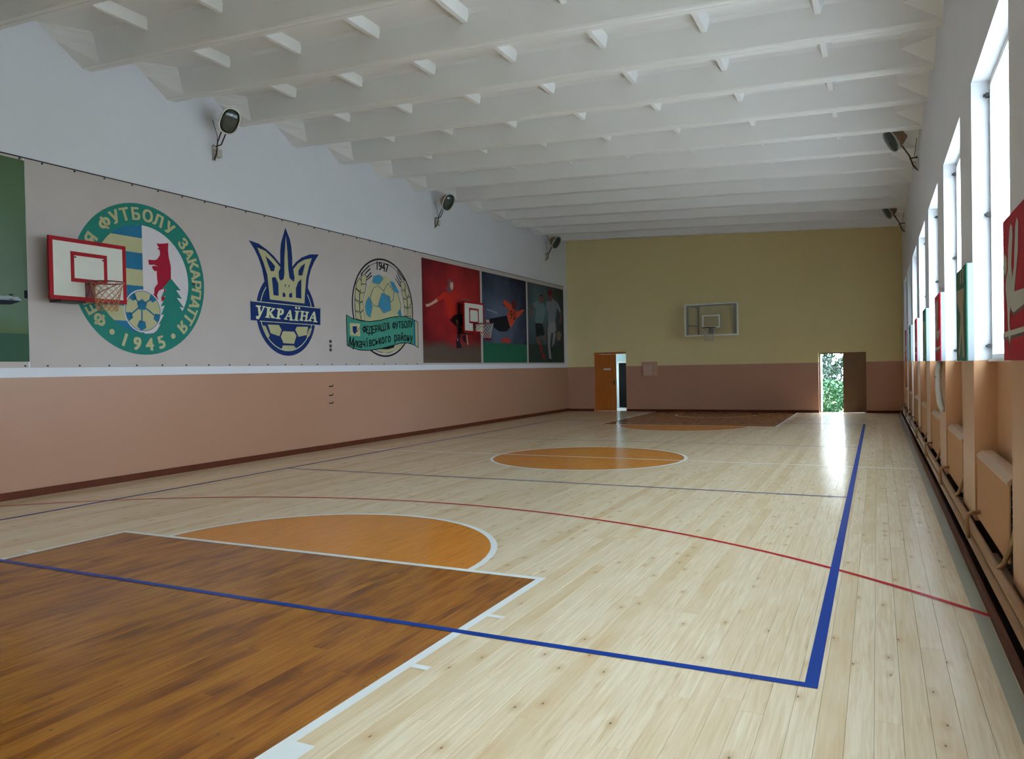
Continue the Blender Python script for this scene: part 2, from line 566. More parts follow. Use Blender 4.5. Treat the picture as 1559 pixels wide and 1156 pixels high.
def glyph(ch, bold=0.0):
    key = (ch, bold)
    if key not in _glyph and ch in 'ФЯ':
        vs, fs = [], []

        def ringseg(cx, cy, rx, ry, w, a0, a1, n=20):
            o = len(vs)
            for i in range(n + 1):
                a = a0 + (a1 - a0) * i / n
                vs.append((cx + rx * math.cos(a), cy + ry * math.sin(a)))
                vs.append((cx + (rx - w) * math.cos(a), cy + (ry - w) * math.sin(a)))
            for i in range(n):
                fs.append((o + 2 * i, o + 2 * i + 1, o + 2 * i + 3, o + 2 * i + 2))

        def quad(*p):
            fs.append(tuple(range(len(vs), len(vs) + len(p))))
            vs.extend(p)
        if ch == 'Ф':
            ringseg(0.0, 0.35, 0.36, 0.26, 0.10, 0.0, 2 * math.pi, 32)
            quad((-0.05, -0.02), (0.05, -0.02), (0.05, 0.72), (-0.05, 0.72))
        else:
            quad((0.15, 0.0), (0.25, 0.0), (0.25, 0.70), (0.15, 0.70))
            ringseg(0.0, 0.495, 0.24, 0.205, 0.09, math.pi / 2, 3 * math.pi / 2)
            quad((0.0, 0.61), (0.15, 0.61), (0.15, 0.70), (0.0, 0.70))
            quad((0.0, 0.29), (0.15, 0.29), (0.15, 0.38), (0.0, 0.38))
            quad((-0.26, 0.0), (-0.14, 0.0), (0.08, 0.30), (-0.04, 0.30))
        _glyph[key] = (vs, fs)
    if key not in _glyph:
        cu = bpy.data.curves.new('glyph', 'FONT')
        cu.body = ch
        cu.size = 1.0
        cu.align_x = 'CENTER'
        cu.offset = bold
        cu.resolution_u = 3
        to = bpy.data.objects.new('glyph', cu)
        COL.objects.link(to)
        dg = bpy.context.evaluated_depsgraph_get()
        me = to.evaluated_get(dg).to_mesh()
        vs = [(v.co.x, v.co.y) for v in me.vertices]
        fs = [tuple(p.vertices) for p in me.polygons]
        to.evaluated_get(dg).to_mesh_clear()
        bpy.data.objects.remove(to, do_unlink=True)
        bpy.data.curves.remove(cu)
        _glyph[key] = (vs, fs)
    return _glyph[key]


def letter(mb, ch, y, z, size, rot, x, bold=0.02, sx=1.0, shear=0.0):
    """a printed character centred at (y, z) on a long wall; size = capital height"""
    vs, fs = glyph(ch, 0.0)
    s = size / 0.70
    for j, (da, db) in enumerate(((0, 0), (-bold, -bold * 0.5), (bold, bold * 0.5), (-bold, bold * 0.5), (bold, -bold * 0.5))):
        out = []
        for a, b in vs:
            a, b = a + da, b + db - 0.35
            a, b = (a + shear * b) * s * sx, b * s
            out.append((x + 0.0001 * j, y + a * math.cos(rot) - b * math.sin(rot), z + a * math.sin(rot) + b * math.cos(rot)))
        mb.add(out, fs)
        if bold <= 0:
            break
    return mb


# ------------------------------------------------------------------ flat print on the wall sheets: outlines in metres (along the wall, up)
PRINTS = {
 'E1': [
  ('bear','crimson',[(8.684,3.835),(8.73,3.83),(8.827,3.848),(8.912,3.867),(8.902,3.747),(8.911,3.642),(8.951,3.481),(8.945,3.278),(8.833,3.114),(8.707,3.056),(8.664,2.982),(8.683,2.895),(8.622,2.944),(8.551,2.987),(8.61,2.994),(8.619,3.095),(8.683,3.17),(8.672,3.263),(8.67,3.379),(8.635,3.364),(8.588,3.405),(8.583,3.444),(8.638,3.457),(8.692,3.451),(8.625,3.472),(8.525,3.46),(8.514,3.542),(8.627,3.548),(8.682,3.567),(8.738,3.644),(8.741,3.714),(8.687,3.754),(8.728,3.764),(8.694,3.801)]),
  ('bear_leg','crimson',[(8.791,3.11),(8.846,3.079),(8.837,3.048),(8.785,2.992),(8.8,2.958),(8.834,2.967),(8.804,2.899),(8.748,2.883),(8.745,2.954),(8.804,3.064)]),
  ('spruce','green',[(8.945,3.278),(9.14,3.092),(9.044,3.091),(9.156,2.954),(9.055,2.961),(9.195,2.802),(9.108,2.813),(9.186,2.714),(9.101,2.584),(8.925,2.456),(8.755,2.379),(8.577,2.35),(8.646,2.399),(8.718,2.507),(8.676,2.493),(8.792,2.668),(8.731,2.655),(8.807,2.817),(8.729,2.795),(8.829,2.972),(8.739,2.951),(8.849,3.091),(8.771,3.094)]),
 ],
 'E2': [
  ('trident_back','navy',[(10.714,4.177),(10.966,4.147),(11.178,4.064),(11.363,3.963),(11.539,3.824),(11.547,4.078),(11.572,4.243),(11.708,4.57),(11.834,4.351),(11.869,4.215),(11.889,3.982),(11.883,3.805),(11.988,3.911),(12.165,4.028),(12.417,4.125),(12.703,4.161),(12.557,3.991),(12.442,3.807),(12.371,3.63),(12.327,3.383),(12.291,3.067),(11.192,3.064),(11.153,3.305),(11.11,3.392),(11.042,3.676),(10.957,3.867),(10.857,4.021)]),
  ('trident','khaki',[(10.928,4.068),(11.146,4.026),(11.361,3.894),(11.543,3.755),(11.488,3.657),(11.494,3.542),(11.534,3.489),(11.624,3.532),(11.65,3.627),(11.661,3.954),(11.716,4.415),(11.751,4.082),(11.763,3.733),(11.791,3.572),(11.913,3.501),(11.943,3.587),(11.908,3.76),(12.057,3.896),(12.234,3.988),(12.479,4.055),(12.371,3.848),(12.293,3.622),(12.239,3.304),(12.218,3.086),(11.234,3.097),(11.202,3.355),(11.178,3.579),(11.077,3.815)]),
  ('trident_gap','navy',[(11.137,3.935),(11.296,3.841),(11.395,3.761),(11.36,3.661),(11.274,3.652),(11.2,3.784)]),
  ('trident_gap','navy',[(11.295,3.527),(11.398,3.551),(11.474,3.425),(11.472,3.184),(11.332,3.189)]),
  ('trident_gap','navy',[(12.267,3.92),(12.17,3.657),(12.055,3.65),(12.058,3.741),(12.142,3.846)]),
  ('trident_gap','navy',[(12.044,3.514),(12.14,3.583),(12.126,3.18),(11.964,3.187),(11.971,3.377)]),
  ('trident_gap','navy',[(11.592,3.269),(11.664,3.245),(11.661,3.175),(11.582,3.176)]),
  ('trident_gap','navy',[(11.77,3.254),(11.858,3.277),(11.855,3.178),(11.768,3.181)]),
  ('trident_gap','navy',[(11.643,3.406),(11.677,3.439),(11.681,3.375)]),
  ('trident_gap','navy',[(11.763,3.44),(11.795,3.408),(11.761,3.377)]),
  ('ball_patch','khaki',[(11.162,2.606),(11.463,2.608),(11.535,2.518),(11.472,2.389),(11.234,2.439)]),
  ('ball_patch','khaki',[(11.573,2.49),(11.89,2.492),(11.959,2.409),(11.882,2.248),(11.581,2.253),(11.51,2.379)]),
  ('ball_patch','khaki',[(11.979,2.595),(12.312,2.608),(12.27,2.438),(12.023,2.394),(11.929,2.533)]),
  ('ball_patch','khaki',[(11.013,2.581),(11.099,2.576),(11.205,2.393),(11.169,2.346),(11.064,2.467)]),
  ('ball_patch','khaki',[(12.346,2.573),(12.436,2.577),(12.359,2.428),(12.268,2.365),(12.27,2.426)]),
  ('ball_patch','khaki',[(11.563,2.207),(11.88,2.208),(11.946,2.143),(11.758,2.098),(11.528,2.137)]),
  ('scroll','navy',[(10.716,3.043),(12.709,3.033),(12.696,2.661),(10.716,2.67)]),
  ('letter','cream',[(10.853,2.958),(10.988,2.96),(10.982,2.938),(10.957,2.932),(10.978,2.832),(11.043,2.933),(11.018,2.936),(11.025,2.954),(11.105,2.955),(11.098,2.936),(11.073,2.928),(10.966,2.754),(10.919,2.695),(10.865,2.699),(10.845,2.729),(10.867,2.759),(10.906,2.755),(10.922,2.773),(10.903,2.928),(10.855,2.934)]),
  ('letter','cream',[(11.117,2.946),(11.26,2.947),(11.253,2.924),(11.222,2.919),(11.207,2.846),(11.291,2.912),(11.266,2.918),(11.273,2.938),(11.368,2.935),(11.361,2.912),(11.335,2.906),(11.257,2.842),(11.33,2.762),(11.362,2.757),(11.355,2.733),(11.26,2.735),(11.206,2.807),(11.192,2.759),(11.223,2.754),(11.216,2.735),(11.088,2.738),(11.095,2.756),(11.123,2.762),(11.153,2.922),(11.116,2.924)]),
  ('letter','cream',[(11.409,2.938),(11.539,2.939),(11.603,2.916),(11.601,2.857),(11.551,2.813),(11.486,2.805),(11.471,2.753),(11.51,2.746),(11.502,2.725),(11.367,2.729),(11.374,2.748),(11.407,2.754),(11.444,2.913),(11.405,2.915)]),
  ('letter','cream',[(11.769,2.926),(11.803,2.928),(11.841,2.742),(11.874,2.732),(11.867,2.713),(11.746,2.716),(11.753,2.735),(11.78,2.741),(11.771,2.783),(11.698,2.786),(11.674,2.75),(11.707,2.742),(11.699,2.723),(11.6,2.727),(11.608,2.746),(11.634,2.755)]),
  ('letter','cream',[(11.921,2.923),(12.065,2.922),(12.058,2.901),(12.023,2.896),(11.99,2.742),(12.025,2.734),(12.017,2.715),(11.88,2.718),(11.888,2.737),(11.919,2.743),(11.955,2.899),(11.917,2.904)]),
  ('letter','cream',[(11.937,3.002),(11.992,3.001),(11.984,2.958),(11.933,2.959)]),
  ('letter','cream',[(12.027,3.001),(12.082,3.0),(12.074,2.956),(12.022,2.958)]),
  ('letter','cream',[(12.087,2.929),(12.216,2.927),(12.208,2.905),(12.176,2.9),(12.164,2.842),(12.248,2.84),(12.261,2.898),(12.229,2.903),(12.233,2.923),(12.347,2.92),(12.339,2.9),(12.311,2.894),(12.277,2.747),(12.309,2.739),(12.301,2.719),(12.191,2.721),(12.199,2.741),(12.228,2.747),(12.24,2.815),(12.156,2.818),(12.14,2.75),(12.171,2.742),(12.163,2.722),(12.045,2.726),(12.053,2.745),(12.081,2.752),(12.117,2.902),(12.082,2.907)]),
  ('letter','cream',[(12.492,2.936),(12.529,2.938),(12.57,2.744),(12.606,2.734),(12.598,2.714),(12.466,2.717),(12.474,2.737),(12.504,2.743),(12.494,2.787),(12.415,2.79),(12.388,2.752),(12.424,2.744),(12.416,2.725),(12.309,2.729),(12.316,2.749),(12.345,2.758)]),
  ('letter_counter','navy',[(11.508,2.91),(11.541,2.9),(11.536,2.854),(11.493,2.833)]),
  ('letter_counter','navy',[(11.754,2.862),(11.765,2.808),(11.712,2.81)]),
  ('letter_counter','navy',[(12.475,2.869),(12.488,2.814),(12.43,2.815)]),
  ('scroll_line','cream',[(10.727,3.04),(12.694,3.027),(12.693,3.012),(10.727,3.027)]),
  ('scroll_line','cream',[(10.949,2.668),(12.53,2.661),(12.53,2.649),(10.948,2.657)]),
 ],
 'E3': [
  ('ball_patch','skyblue',[(14.636,3.888),(14.849,3.951),(15.014,3.88),(14.841,3.726),(14.586,3.747)]),
  ('ball_patch','skyblue',[(15.3,3.838),(15.462,3.818),(15.642,3.632),(15.64,3.572),(15.487,3.596),(15.376,3.704)]),
  ('ball_patch','skyblue',[(14.95,3.516),(15.266,3.46),(15.294,3.145),(15.012,3.058),(14.803,3.218)]),
  ('ball_patch','skyblue',[(14.431,3.396),(14.501,3.277),(14.554,3.179),(14.47,2.925),(14.335,2.985),(14.285,3.139),(14.334,3.276)]),
  ('ball_patch','skyblue',[(15.58,3.091),(15.709,3.183),(15.768,3.042),(15.682,3.014)]),
  ('wheat_grain','khaki',[(13.969,3.667),(14.098,3.79),(14.15,3.728),(14.137,3.572),(14.088,3.502),(13.965,3.557)]),
  ('wheat_grain','khaki',[(14.172,3.852),(14.283,3.897),(14.355,3.849),(14.312,3.688),(14.166,3.674)]),
  ('wheat_grain','khaki',[(14.165,3.652),(14.33,3.679),(14.268,3.483),(14.123,3.471),(14.126,3.571)]),
  ('wheat_grain','khaki',[(13.947,3.534),(14.069,3.467),(14.062,3.268),(13.914,3.312)]),
  ('wheat_grain','khaki',[(14.097,3.447),(14.257,3.471),(14.188,3.288),(14.09,3.248)]),
  ('wheat_grain','khaki',[(13.902,3.278),(14.06,3.213),(14.053,3.036),(13.912,3.049)]),
  ('wheat_grain','khaki',[(14.088,3.215),(14.188,3.266),(14.207,3.089),(14.088,3.016)]),
  ('wheat_grain','khaki',[(13.911,3.016),(14.052,2.992),(14.118,2.84),(13.941,2.865)]),
  ('wheat_grain','khaki',[(14.106,2.995),(14.206,3.067),(14.248,2.936),(14.245,2.836),(14.136,2.841)]),
  ('wheat_grain','khaki',[(15.734,3.856),(15.884,3.882),(15.945,3.779),(15.919,3.668),(15.792,3.705)]),
  ('wheat_grain','khaki',[(15.967,3.793),(16.093,3.682),(16.111,3.586),(16.021,3.506),(15.952,3.634)]),
  ('wheat_grain','khaki',[(15.769,3.655),(15.918,3.631),(15.989,3.467),(15.848,3.481)]),
  ('wheat_grain','khaki',[(16.042,3.483),(16.153,3.528),(16.204,3.361),(16.042,3.252)]),
  ('wheat_grain','khaki',[(15.846,3.445),(16.005,3.432),(16.011,3.238),(15.883,3.29)]),
  ('wheat_grain','khaki',[(16.054,3.224),(16.2,3.262),(16.165,3.04),(16.047,3.033)]),
  ('wheat_grain','khaki',[(15.882,3.254),(16.01,3.202),(16.003,3.031),(15.905,3.05)]),
  ('wheat_awn','black',[(14.458,4.14),(14.486,4.116),(14.155,3.879),(14.12,3.891)]),
  ('wheat_awn','black',[(14.492,4.072),(14.518,4.045),(14.32,3.912),(14.284,3.924)]),
  ('wheat_awn','black',[(14.527,3.986),(14.548,3.958),(14.38,3.829),(14.355,3.849)]),
  ('wheat_awn','black',[(14.554,3.921),(14.576,3.893),(14.351,3.759),(14.352,3.788)]),
  ('wheat_awn','black',[(15.607,4.141),(15.641,4.152),(15.95,3.924),(15.928,3.898)]),
  ('wheat_awn','black',[(15.588,4.08),(15.617,4.083),(15.8,3.91),(15.757,3.894)]),
  ('wheat_awn','black',[(15.544,4.009),(15.569,4.018),(15.755,3.846),(15.721,3.83)]),
  ('wheat_awn','black',[(15.508,3.929),(15.533,3.936),(15.761,3.762),(15.73,3.735)]),
  ('ribbon_border','black',[(13.569,2.938),(13.8,2.868),(14.118,2.829),(14.447,2.83),(14.868,2.882),(15.268,2.968),(15.64,3.016),(15.938,3.027),(16.242,2.975),(16.496,2.913),(16.497,2.232),(16.262,2.307),(15.999,2.345),(15.741,2.34),(15.323,2.265),(14.843,2.182),(14.385,2.135),(14.021,2.141),(13.742,2.192),(13.572,2.243)]),
  ('ribbon','teal',[(13.592,2.92),(13.8,2.849),(14.117,2.809),(14.447,2.809),(14.867,2.861),(15.267,2.947),(15.639,2.995),(15.937,3.006),(16.242,2.953),(16.463,2.89),(16.466,2.253),(16.262,2.329),(16.0,2.367),(15.742,2.361),(15.324,2.286),(14.843,2.203),(14.386,2.155),(14.022,2.161),(13.742,2.211),(13.596,2.263)]),
  ('ribbon_stripe','blue',[(16.277,2.942),(16.361,2.927),(16.36,2.309),(16.285,2.332)]),
  ('ribbon_stripe','khaki',[(16.361,2.927),(16.464,2.902),(16.467,2.266),(16.36,2.309)]),
  ('stamp','khaki',[(13.692,2.75),(14.061,2.754),(14.062,2.462),(13.696,2.477)]),
  ('stamp_print','navy',[(13.787,2.683),(13.952,2.689),(13.937,2.568),(13.864,2.5),(13.79,2.563)]),
  ('stamp_print','crimson',[(13.93,2.568),(14.048,2.682),(14.058,2.67),(13.947,2.551)]),
  ('ball_stripe','khaki',[(14.688,2.162),(15.404,2.242),(15.422,2.184),(15.421,2.148),(14.996,2.085)]),
  ('ball_stripe','black',[(14.804,2.182),(15.427,2.302),(15.403,2.231),(15.158,2.18)]),
  ('ball_stripe','khaki',[(15.446,2.279),(15.848,2.335),(15.652,2.199),(15.442,2.16)]),
 ],
 'RP': [
  ('hair','maroon2',[(18.074,4.148),(18.206,4.188),(18.336,4.12),(18.375,4.029),(18.328,3.904),(18.234,3.815),(18.137,3.78),(18.01,3.85),(17.96,3.912),(18.067,3.974)]),
  ('face','skin',[(18.214,4.116),(18.35,4.067),(18.329,3.931),(18.236,3.869),(18.161,3.983)]),
  ('shirt','orangered',[(17.827,3.781),(17.956,3.805),(18.137,3.767),(18.351,3.811),(18.539,3.813),(18.702,3.772),(18.671,3.701),(18.453,3.698),(18.418,3.492),(18.493,3.334),(18.378,3.165),(18.057,3.068),(17.988,3.303),(17.867,3.507),(17.845,3.611),(17.514,3.521),(17.468,3.609)]),
  ('arm','skin',[(17.442,3.581),(17.513,3.508),(17.116,3.365),(16.924,3.319),(16.88,3.387),(17.095,3.427)]),
  ('arm','tan',[(18.644,3.699),(18.836,3.672),(19.349,3.691),(19.348,3.668),(18.89,3.607)]),
  ('shorts','blackish',[(18.352,3.191),(18.875,3.247),(18.861,2.915),(18.528,2.847),(18.108,3.03)]),
  ('leg','tan',[(18.455,3.061),(18.618,3.069),(18.648,2.838),(18.527,2.833)]),
  ('leg','tan',[(18.693,2.881),(18.777,2.884),(18.799,2.748),(18.7,2.771)]),
  ('sock','navyd',[(18.554,2.834),(18.775,2.843),(18.649,2.468),(18.485,2.464)]),
  ('shoe','navyd',[(18.433,2.517),(18.623,2.495),(18.78,2.279),(18.45,2.26)]),
  ('shoe','navyd',[(18.764,2.581),(18.963,2.656),(19.01,2.422),(18.898,2.447)]),
  ('shoe_sole','skin',[(19.02,2.658),(19.077,2.66),(19.134,2.383),(19.076,2.368)]),
  ('shoe_sole','skin',[(18.504,2.533),(18.548,2.534),(18.534,2.466),(18.496,2.465)]),
 ],
 'BP': [
  ('grass','grass',[(20.016,2.463),(23.244,2.456),(23.261,1.861),(20.029,1.837)]),
  ('floodlight_beam','beam',[(20.298,3.504),(21.061,3.429),(21.088,3.348),(20.353,3.454)]),
  ('trousers','ink',[(20.457,3.179),(20.812,3.238),(21.711,3.355),(21.86,3.094),(21.933,2.984),(21.657,2.846),(21.157,2.828),(20.77,2.937),(20.744,3.031),(20.48,3.038)]),
  ('shoe','skin',[(20.254,3.142),(20.486,3.167),(20.48,3.046),(20.336,3.053)]),
  ('shirt','orange',[(21.713,3.383),(21.88,3.548),(21.505,3.693),(21.447,3.8),(21.638,3.856),(22.082,3.703),(22.11,3.591),(22.341,3.562),(22.473,3.527),(22.959,3.644),(23.041,3.605),(22.671,3.393),(22.397,3.32),(22.257,3.169),(22.018,2.987),(21.922,3.012)]),
  ('head','maroon',[(22.088,3.846),(22.355,3.88),(22.415,3.725),(22.341,3.576),(22.111,3.619)]),
  ('glove','ink',[(22.686,3.729),(22.788,3.698),(22.748,3.587),(22.681,3.606)]),
  ('glove','ink',[(22.894,3.757),(22.975,3.704),(23.106,3.801),(23.07,3.621),(22.924,3.636)]),
  ('glove','ink',[(21.431,3.729),(21.554,3.682),(21.515,3.637),(21.442,3.688)]),
  ('crouching_player','orange2',[(21.269,2.569),(21.65,2.677),(21.935,2.586),(21.93,2.473),(21.266,2.486)]),
  ('ad_board','maroon',[(20.123,2.725),(20.584,2.74),(20.575,2.524),(20.115,2.539)]),
 ],
 'DP': [
  ('grass','grassd',[(23.317,2.473),(26.529,2.489),(26.571,1.874),(23.318,1.861)]),
  ('opponent','beige',[(25.856,2.948),(26.161,3.04),(26.328,2.898),(26.186,2.663),(25.886,2.689)]),
  ('arm','brownskin',[(23.758,3.845),(23.866,3.792),(23.67,3.537),(23.531,3.379),(23.492,3.467),(23.605,3.714)]),
  ('leg','brownskin',[(23.991,2.746),(24.248,2.739),(24.358,2.448),(24.235,2.446),(24.071,2.519)]),
  ('leg','brownskin',[(24.586,2.842),(24.784,2.88),(24.812,2.629),(24.654,2.625)]),
  ('shirt','tealgrey',[(23.76,3.891),(24.215,4.015),(24.755,3.944),(24.861,3.669),(24.549,3.23),(23.915,3.232),(24.036,3.742),(23.828,3.759)]),
  ('head','brownskin',[(24.337,4.178),(24.495,4.252),(24.664,4.188),(24.633,4.029),(24.479,3.91),(24.353,4.009)]),
  ('hair','ink',[(24.321,4.161),(24.496,4.268),(24.664,4.194),(24.492,4.19)]),
  ('shorts','ink',[(23.937,3.217),(24.549,3.23),(24.743,2.847),(24.505,2.777),(24.43,2.837),(24.195,2.753),(23.991,2.762)]),
  ('sock','redd',[(24.261,2.523),(24.415,2.511),(24.493,2.186),(24.325,2.246)]),
  ('shoe','redd',[(24.478,2.202),(24.633,2.172),(24.758,1.985),(24.546,1.984),(24.451,2.124)]),
  ('arm','brownskin',[(26.111,3.808),(26.284,3.786),(26.36,3.56),(26.261,3.324),(26.132,3.351),(26.213,3.585)]),
  ('leg','greyw',[(25.012,2.966),(25.312,2.945),(25.208,2.48),(25.307,1.971),(25.103,1.97),(25.005,2.476)]),
  ('leg','greyw',[(25.52,2.969),(25.771,2.945),(25.584,2.552),(25.369,2.403),(25.463,2.646)]),
  ('shirt','greyw2',[(24.917,4.018),(25.495,4.188),(26.079,4.035),(26.326,3.756),(26.193,3.715),(25.899,3.86),(25.704,3.315),(25.084,3.286),(25.062,3.68),(24.867,3.795)]),
  ('shorts','greyw',[(25.109,3.303),(25.746,3.317),(25.816,3.011),(25.352,2.915),(24.997,2.982)]),
  ('head','brownskin',[(25.131,4.303),(25.46,4.339),(25.424,4.086),(25.257,4.036),(25.148,4.13)]),
  ('hair','maroon',[(25.078,4.378),(25.18,4.475),(25.386,4.505),(25.489,4.412),(25.467,4.307),(25.155,4.283)]),
  ('boot','ink',[(25.079,1.986),(25.226,1.986),(25.262,1.875),(25.058,1.875)]),
  ('boot','ink',[(25.286,2.386),(25.425,2.372),(25.385,2.211),(25.279,2.242)]),
 ],
 'GP': [
  ('boot_top','paleb',[(6.135,2.771),(6.258,2.776),(6.311,2.787),(6.368,2.77),(6.422,2.781),(6.471,2.743),(6.471,2.723),(6.133,2.713)]),
  ('boot_sole','ink',[(6.133,2.713),(6.362,2.726),(6.479,2.724),(6.328,2.665),(6.129,2.568)]),
  ('boot_stud','ink',[(6.311,2.805),(6.354,2.812),(6.369,2.801),(6.353,2.789),(6.306,2.787)]),
  ('boot_stud','ink',[(6.315,2.748),(6.368,2.748),(6.367,2.735),(6.318,2.731)]),
  ('twig','ink',[(6.516,2.868),(6.56,2.882),(6.573,2.761),(6.513,2.768)]),
  ('grass','darkgreen',[(6.121,2.258),(6.578,2.273),(6.574,1.884),(6.11,1.884)]),
 ],
}
TEXTPOS = {'t1947': [(14.78,4.166),(14.907,4.164),(15.04,4.156),(15.175,4.153)],'fed': [(14.227,2.634),(14.338,2.623),(14.451,2.62),(14.566,2.636),(14.683,2.659),(14.801,2.679),(14.92,2.7),(15.041,2.724),(15.163,2.74),(15.286,2.757),(15.411,2.77),(15.537,2.78),(15.665,2.793),(15.795,2.803),(15.926,2.814),(16.059,2.827),(16.193,2.845)],'muk': [(13.729,2.333),(13.843,2.314),(13.958,2.305),(14.075,2.303),(14.194,2.31),(14.314,2.324),(14.436,2.338),(14.56,2.353),(14.685,2.371),(14.812,2.393),(14.94,2.415),(15.07,2.434),(15.202,2.454),(15.336,2.472),(15.471,2.486),(15.607,2.497),(15.746,2.501),(15.886,2.5),(16.027,2.497),(16.171,2.489)],'num': [(22.004,3.399),(22.253,3.393)]}
RED_FIG = [('head',[(-0.084,0.633),(-0.141,0.604),(-0.15,0.562),(-0.136,0.524),(-0.076,0.507),(-0.017,0.536),(-0.002,0.579),(-0.022,0.618)]),('figure',[(-0.212,0.648),(-0.263,0.746),(-0.308,0.777),(-0.361,0.752),(-0.368,0.695),(-0.316,0.547),(-0.343,0.458),(-0.41,0.52),(-0.464,0.739),(-0.516,0.779),(-0.564,0.748),(-0.54,0.587),(-0.413,0.384),(-0.708,0.375),(-0.703,0.292),(-0.369,0.268),(-0.264,0.309),(-0.231,0.223),(-0.27,0.134),(-0.234,0.086),(-0.198,0.136),(-0.153,0.334),(-0.1,0.428),(-0.121,0.48),(-0.193,0.526)]),('beam',[(0.006,0.169),(-0.697,0.177),(-0.696,0.149),(0.008,0.137)])]
GREEN_FIG = [('figure',[(-0.09,0.662),(-0.717,0.641),(-0.639,0.48),(-0.708,0.037),(-0.55,0.038),(-0.483,0.269),(-0.323,0.087),(-0.173,0.04),(-0.406,0.421),(-0.078,0.556)]),('raised_arm',[(-0.402,0.831),(-0.495,0.83),(-0.482,0.703),(-0.389,0.702)]),('raised_arm',[(-0.612,0.822),(-0.7,0.817),(-0.686,0.684),(-0.599,0.692)])]

# ================================================================== THE ROOM
# ---- floor: subfloor slab, boards, painted court lines
fl = obj('floor', MB().box(XL - 0.3, XR + 0.45, YN - 0.2, D + 0.4, -0.20, -0.022), M_gap)
tag(fl, kind='structure')
PW = 0.118
boards = []
nx = int((XR + 0.16 - XL) / PW) + 1
for i in range(nx):
    x0 = XL + i * PW
    y = YN - random.uniform(0.0, 5.0)
    while y < D:
        ln = random.choice((4.0, 5.0, 6.0, 6.0))
        a, b2 = max(y, YN), min(y + ln, D + 0.2)
        if b2 - a > 0.15:
            boards.append((x0, a, b2))
        y += ln


def board_area(bd):
    x, a, b2 = bd
    vis = 0.0
    for s in range(9):
        yy = a + (b2 - a) * (s + 0.5) / 9
        p = Vector((x + PW / 2, yy, -EYE))
        dep = p.dot(fw)
        if dep > 0.5:
            u, w = F_PX * p.dot(rt) / dep, F_PX * p.dot(up) / dep
            if abs(u) < 800 and abs(w) < 600:
                vis += (b2 - a) / 9 * PW * EYE / p.length ** 3
    return vis


boards.sort(key=board_area, reverse=True)


def board_mesh(name, lst):
    vs, fs, tn = [], [], []
    g = 0.0006
    for (x, a, b2) in lst:
        t = random.random()
        dz = random.uniform(-0.0005, 0.0)
        o = len(vs)
        x0, x1, y0, y1 = x + g, x + PW - g, a + g, b2 - g
        c = 0.0006
        vs += [(x0, y0, -0.022), (x1, y0, -0.022), (x1, y1, -0.022), (x0, y1, -0.022),
               (x0, y0, dz - c), (x1, y0, dz - c), (x1, y1, dz - c), (x0, y1, dz - c),
               (x0 + c, y0 + c, dz), (x1 - c, y0 + c, dz), (x1 - c, y1 - c, dz), (x0 + c, y1 - c, dz)]
        q = [(8, 9, 10, 11), (4, 5, 9, 8), (5, 6, 10, 9), (6, 7, 11, 10), (7, 4, 8, 11), (0, 1, 5, 4), (1, 2, 6, 5), (2, 3, 7, 6), (3, 0, 4, 7)]
        fs += [tuple(k + o for k in f) for f in q]
        tn += [t] * len(q)
    me = bpy.data.meshes.new(name)
    me.from_pydata(vs, [], fs)
    at = me.attributes.new('tone', 'FLOAT', 'FACE')
    at.data.foreach_set('value', tn)
    me.materials.append(M_floor)
    o = bpy.data.objects.new(name, me)
    COL.objects.link(o)
    o.parent = fl
    return o


for bd in boards[:300]:
    board_mesh('plank', [bd])
tag(board_mesh('planks', boards[300:]), kind='stuff')


def fline(name, polys, mat, z):
    mb = MB()
    for p in polys:
        mb.add([(a, b2, z) for a, b2 in p], [tuple(range(len(p)))])
    return obj(name, mb, mat, fl)


def rect(x0, x1, y0, y1):
    return [(x0, y0), (x1, y0), (x1, y1), (x0, y1)]


def band(cx, cy, r0, r1, a0, a1, n=48):
    o, i = arc(cx, cy, r1, a0, a1, n), arc(cx, cy, r0, a0, a1, n)
    return [[o[k], o[k + 1], i[k + 1], i[k]] for k in range(n)]


VX0, VX1, VY0, VY1 = CX - 4.5, CX + 4.5, CY - 9.0, CY + 9.0
bw = 0.066
fline('blue_side_line', [rect(VX1 - bw, VX1, VY0, VY1)], L_blue, 0.0030)
fline('blue_side_line', [rect(VX0, VX0 + bw, VY0, VY1)], L_blue, 0.0030)
fline('blue_end_line', [rect(VX0, VX1, VY0, VY0 + 0.058)], L_blue, 0.0028)
fline('blue_end_line', [rect(VX0, VX1, VY1 - 0.058, VY1)], L_blue, 0.0028)
fline('blue_attack_line', [rect(VX0, VX1, CY - 3.02, CY - 2.98)], L_blue, 0.0026)
fline('blue_attack_line', [rect(VX0, VX1, CY + 2.98, CY + 3.02)], L_blue, 0.0026)
fline('white_centre_line', [rect(-10.45, 0.545, CY - 0.025, CY + 0.025)], L_white, 0.0022)
fline('white_centre_circle', band(KX, CY, 1.74, 1.80, 0, 2 * math.pi, 72), L_white, 0.0020)
ra = math.asin((5.72 - 0.35) / 7.7)
fline('red_arc_line', band(-4.90, 0.36, 7.675, 7.725, ra - 0.03, math.pi - ra + 0.05, 90), L_red, 0.0024)
lw = 0.062
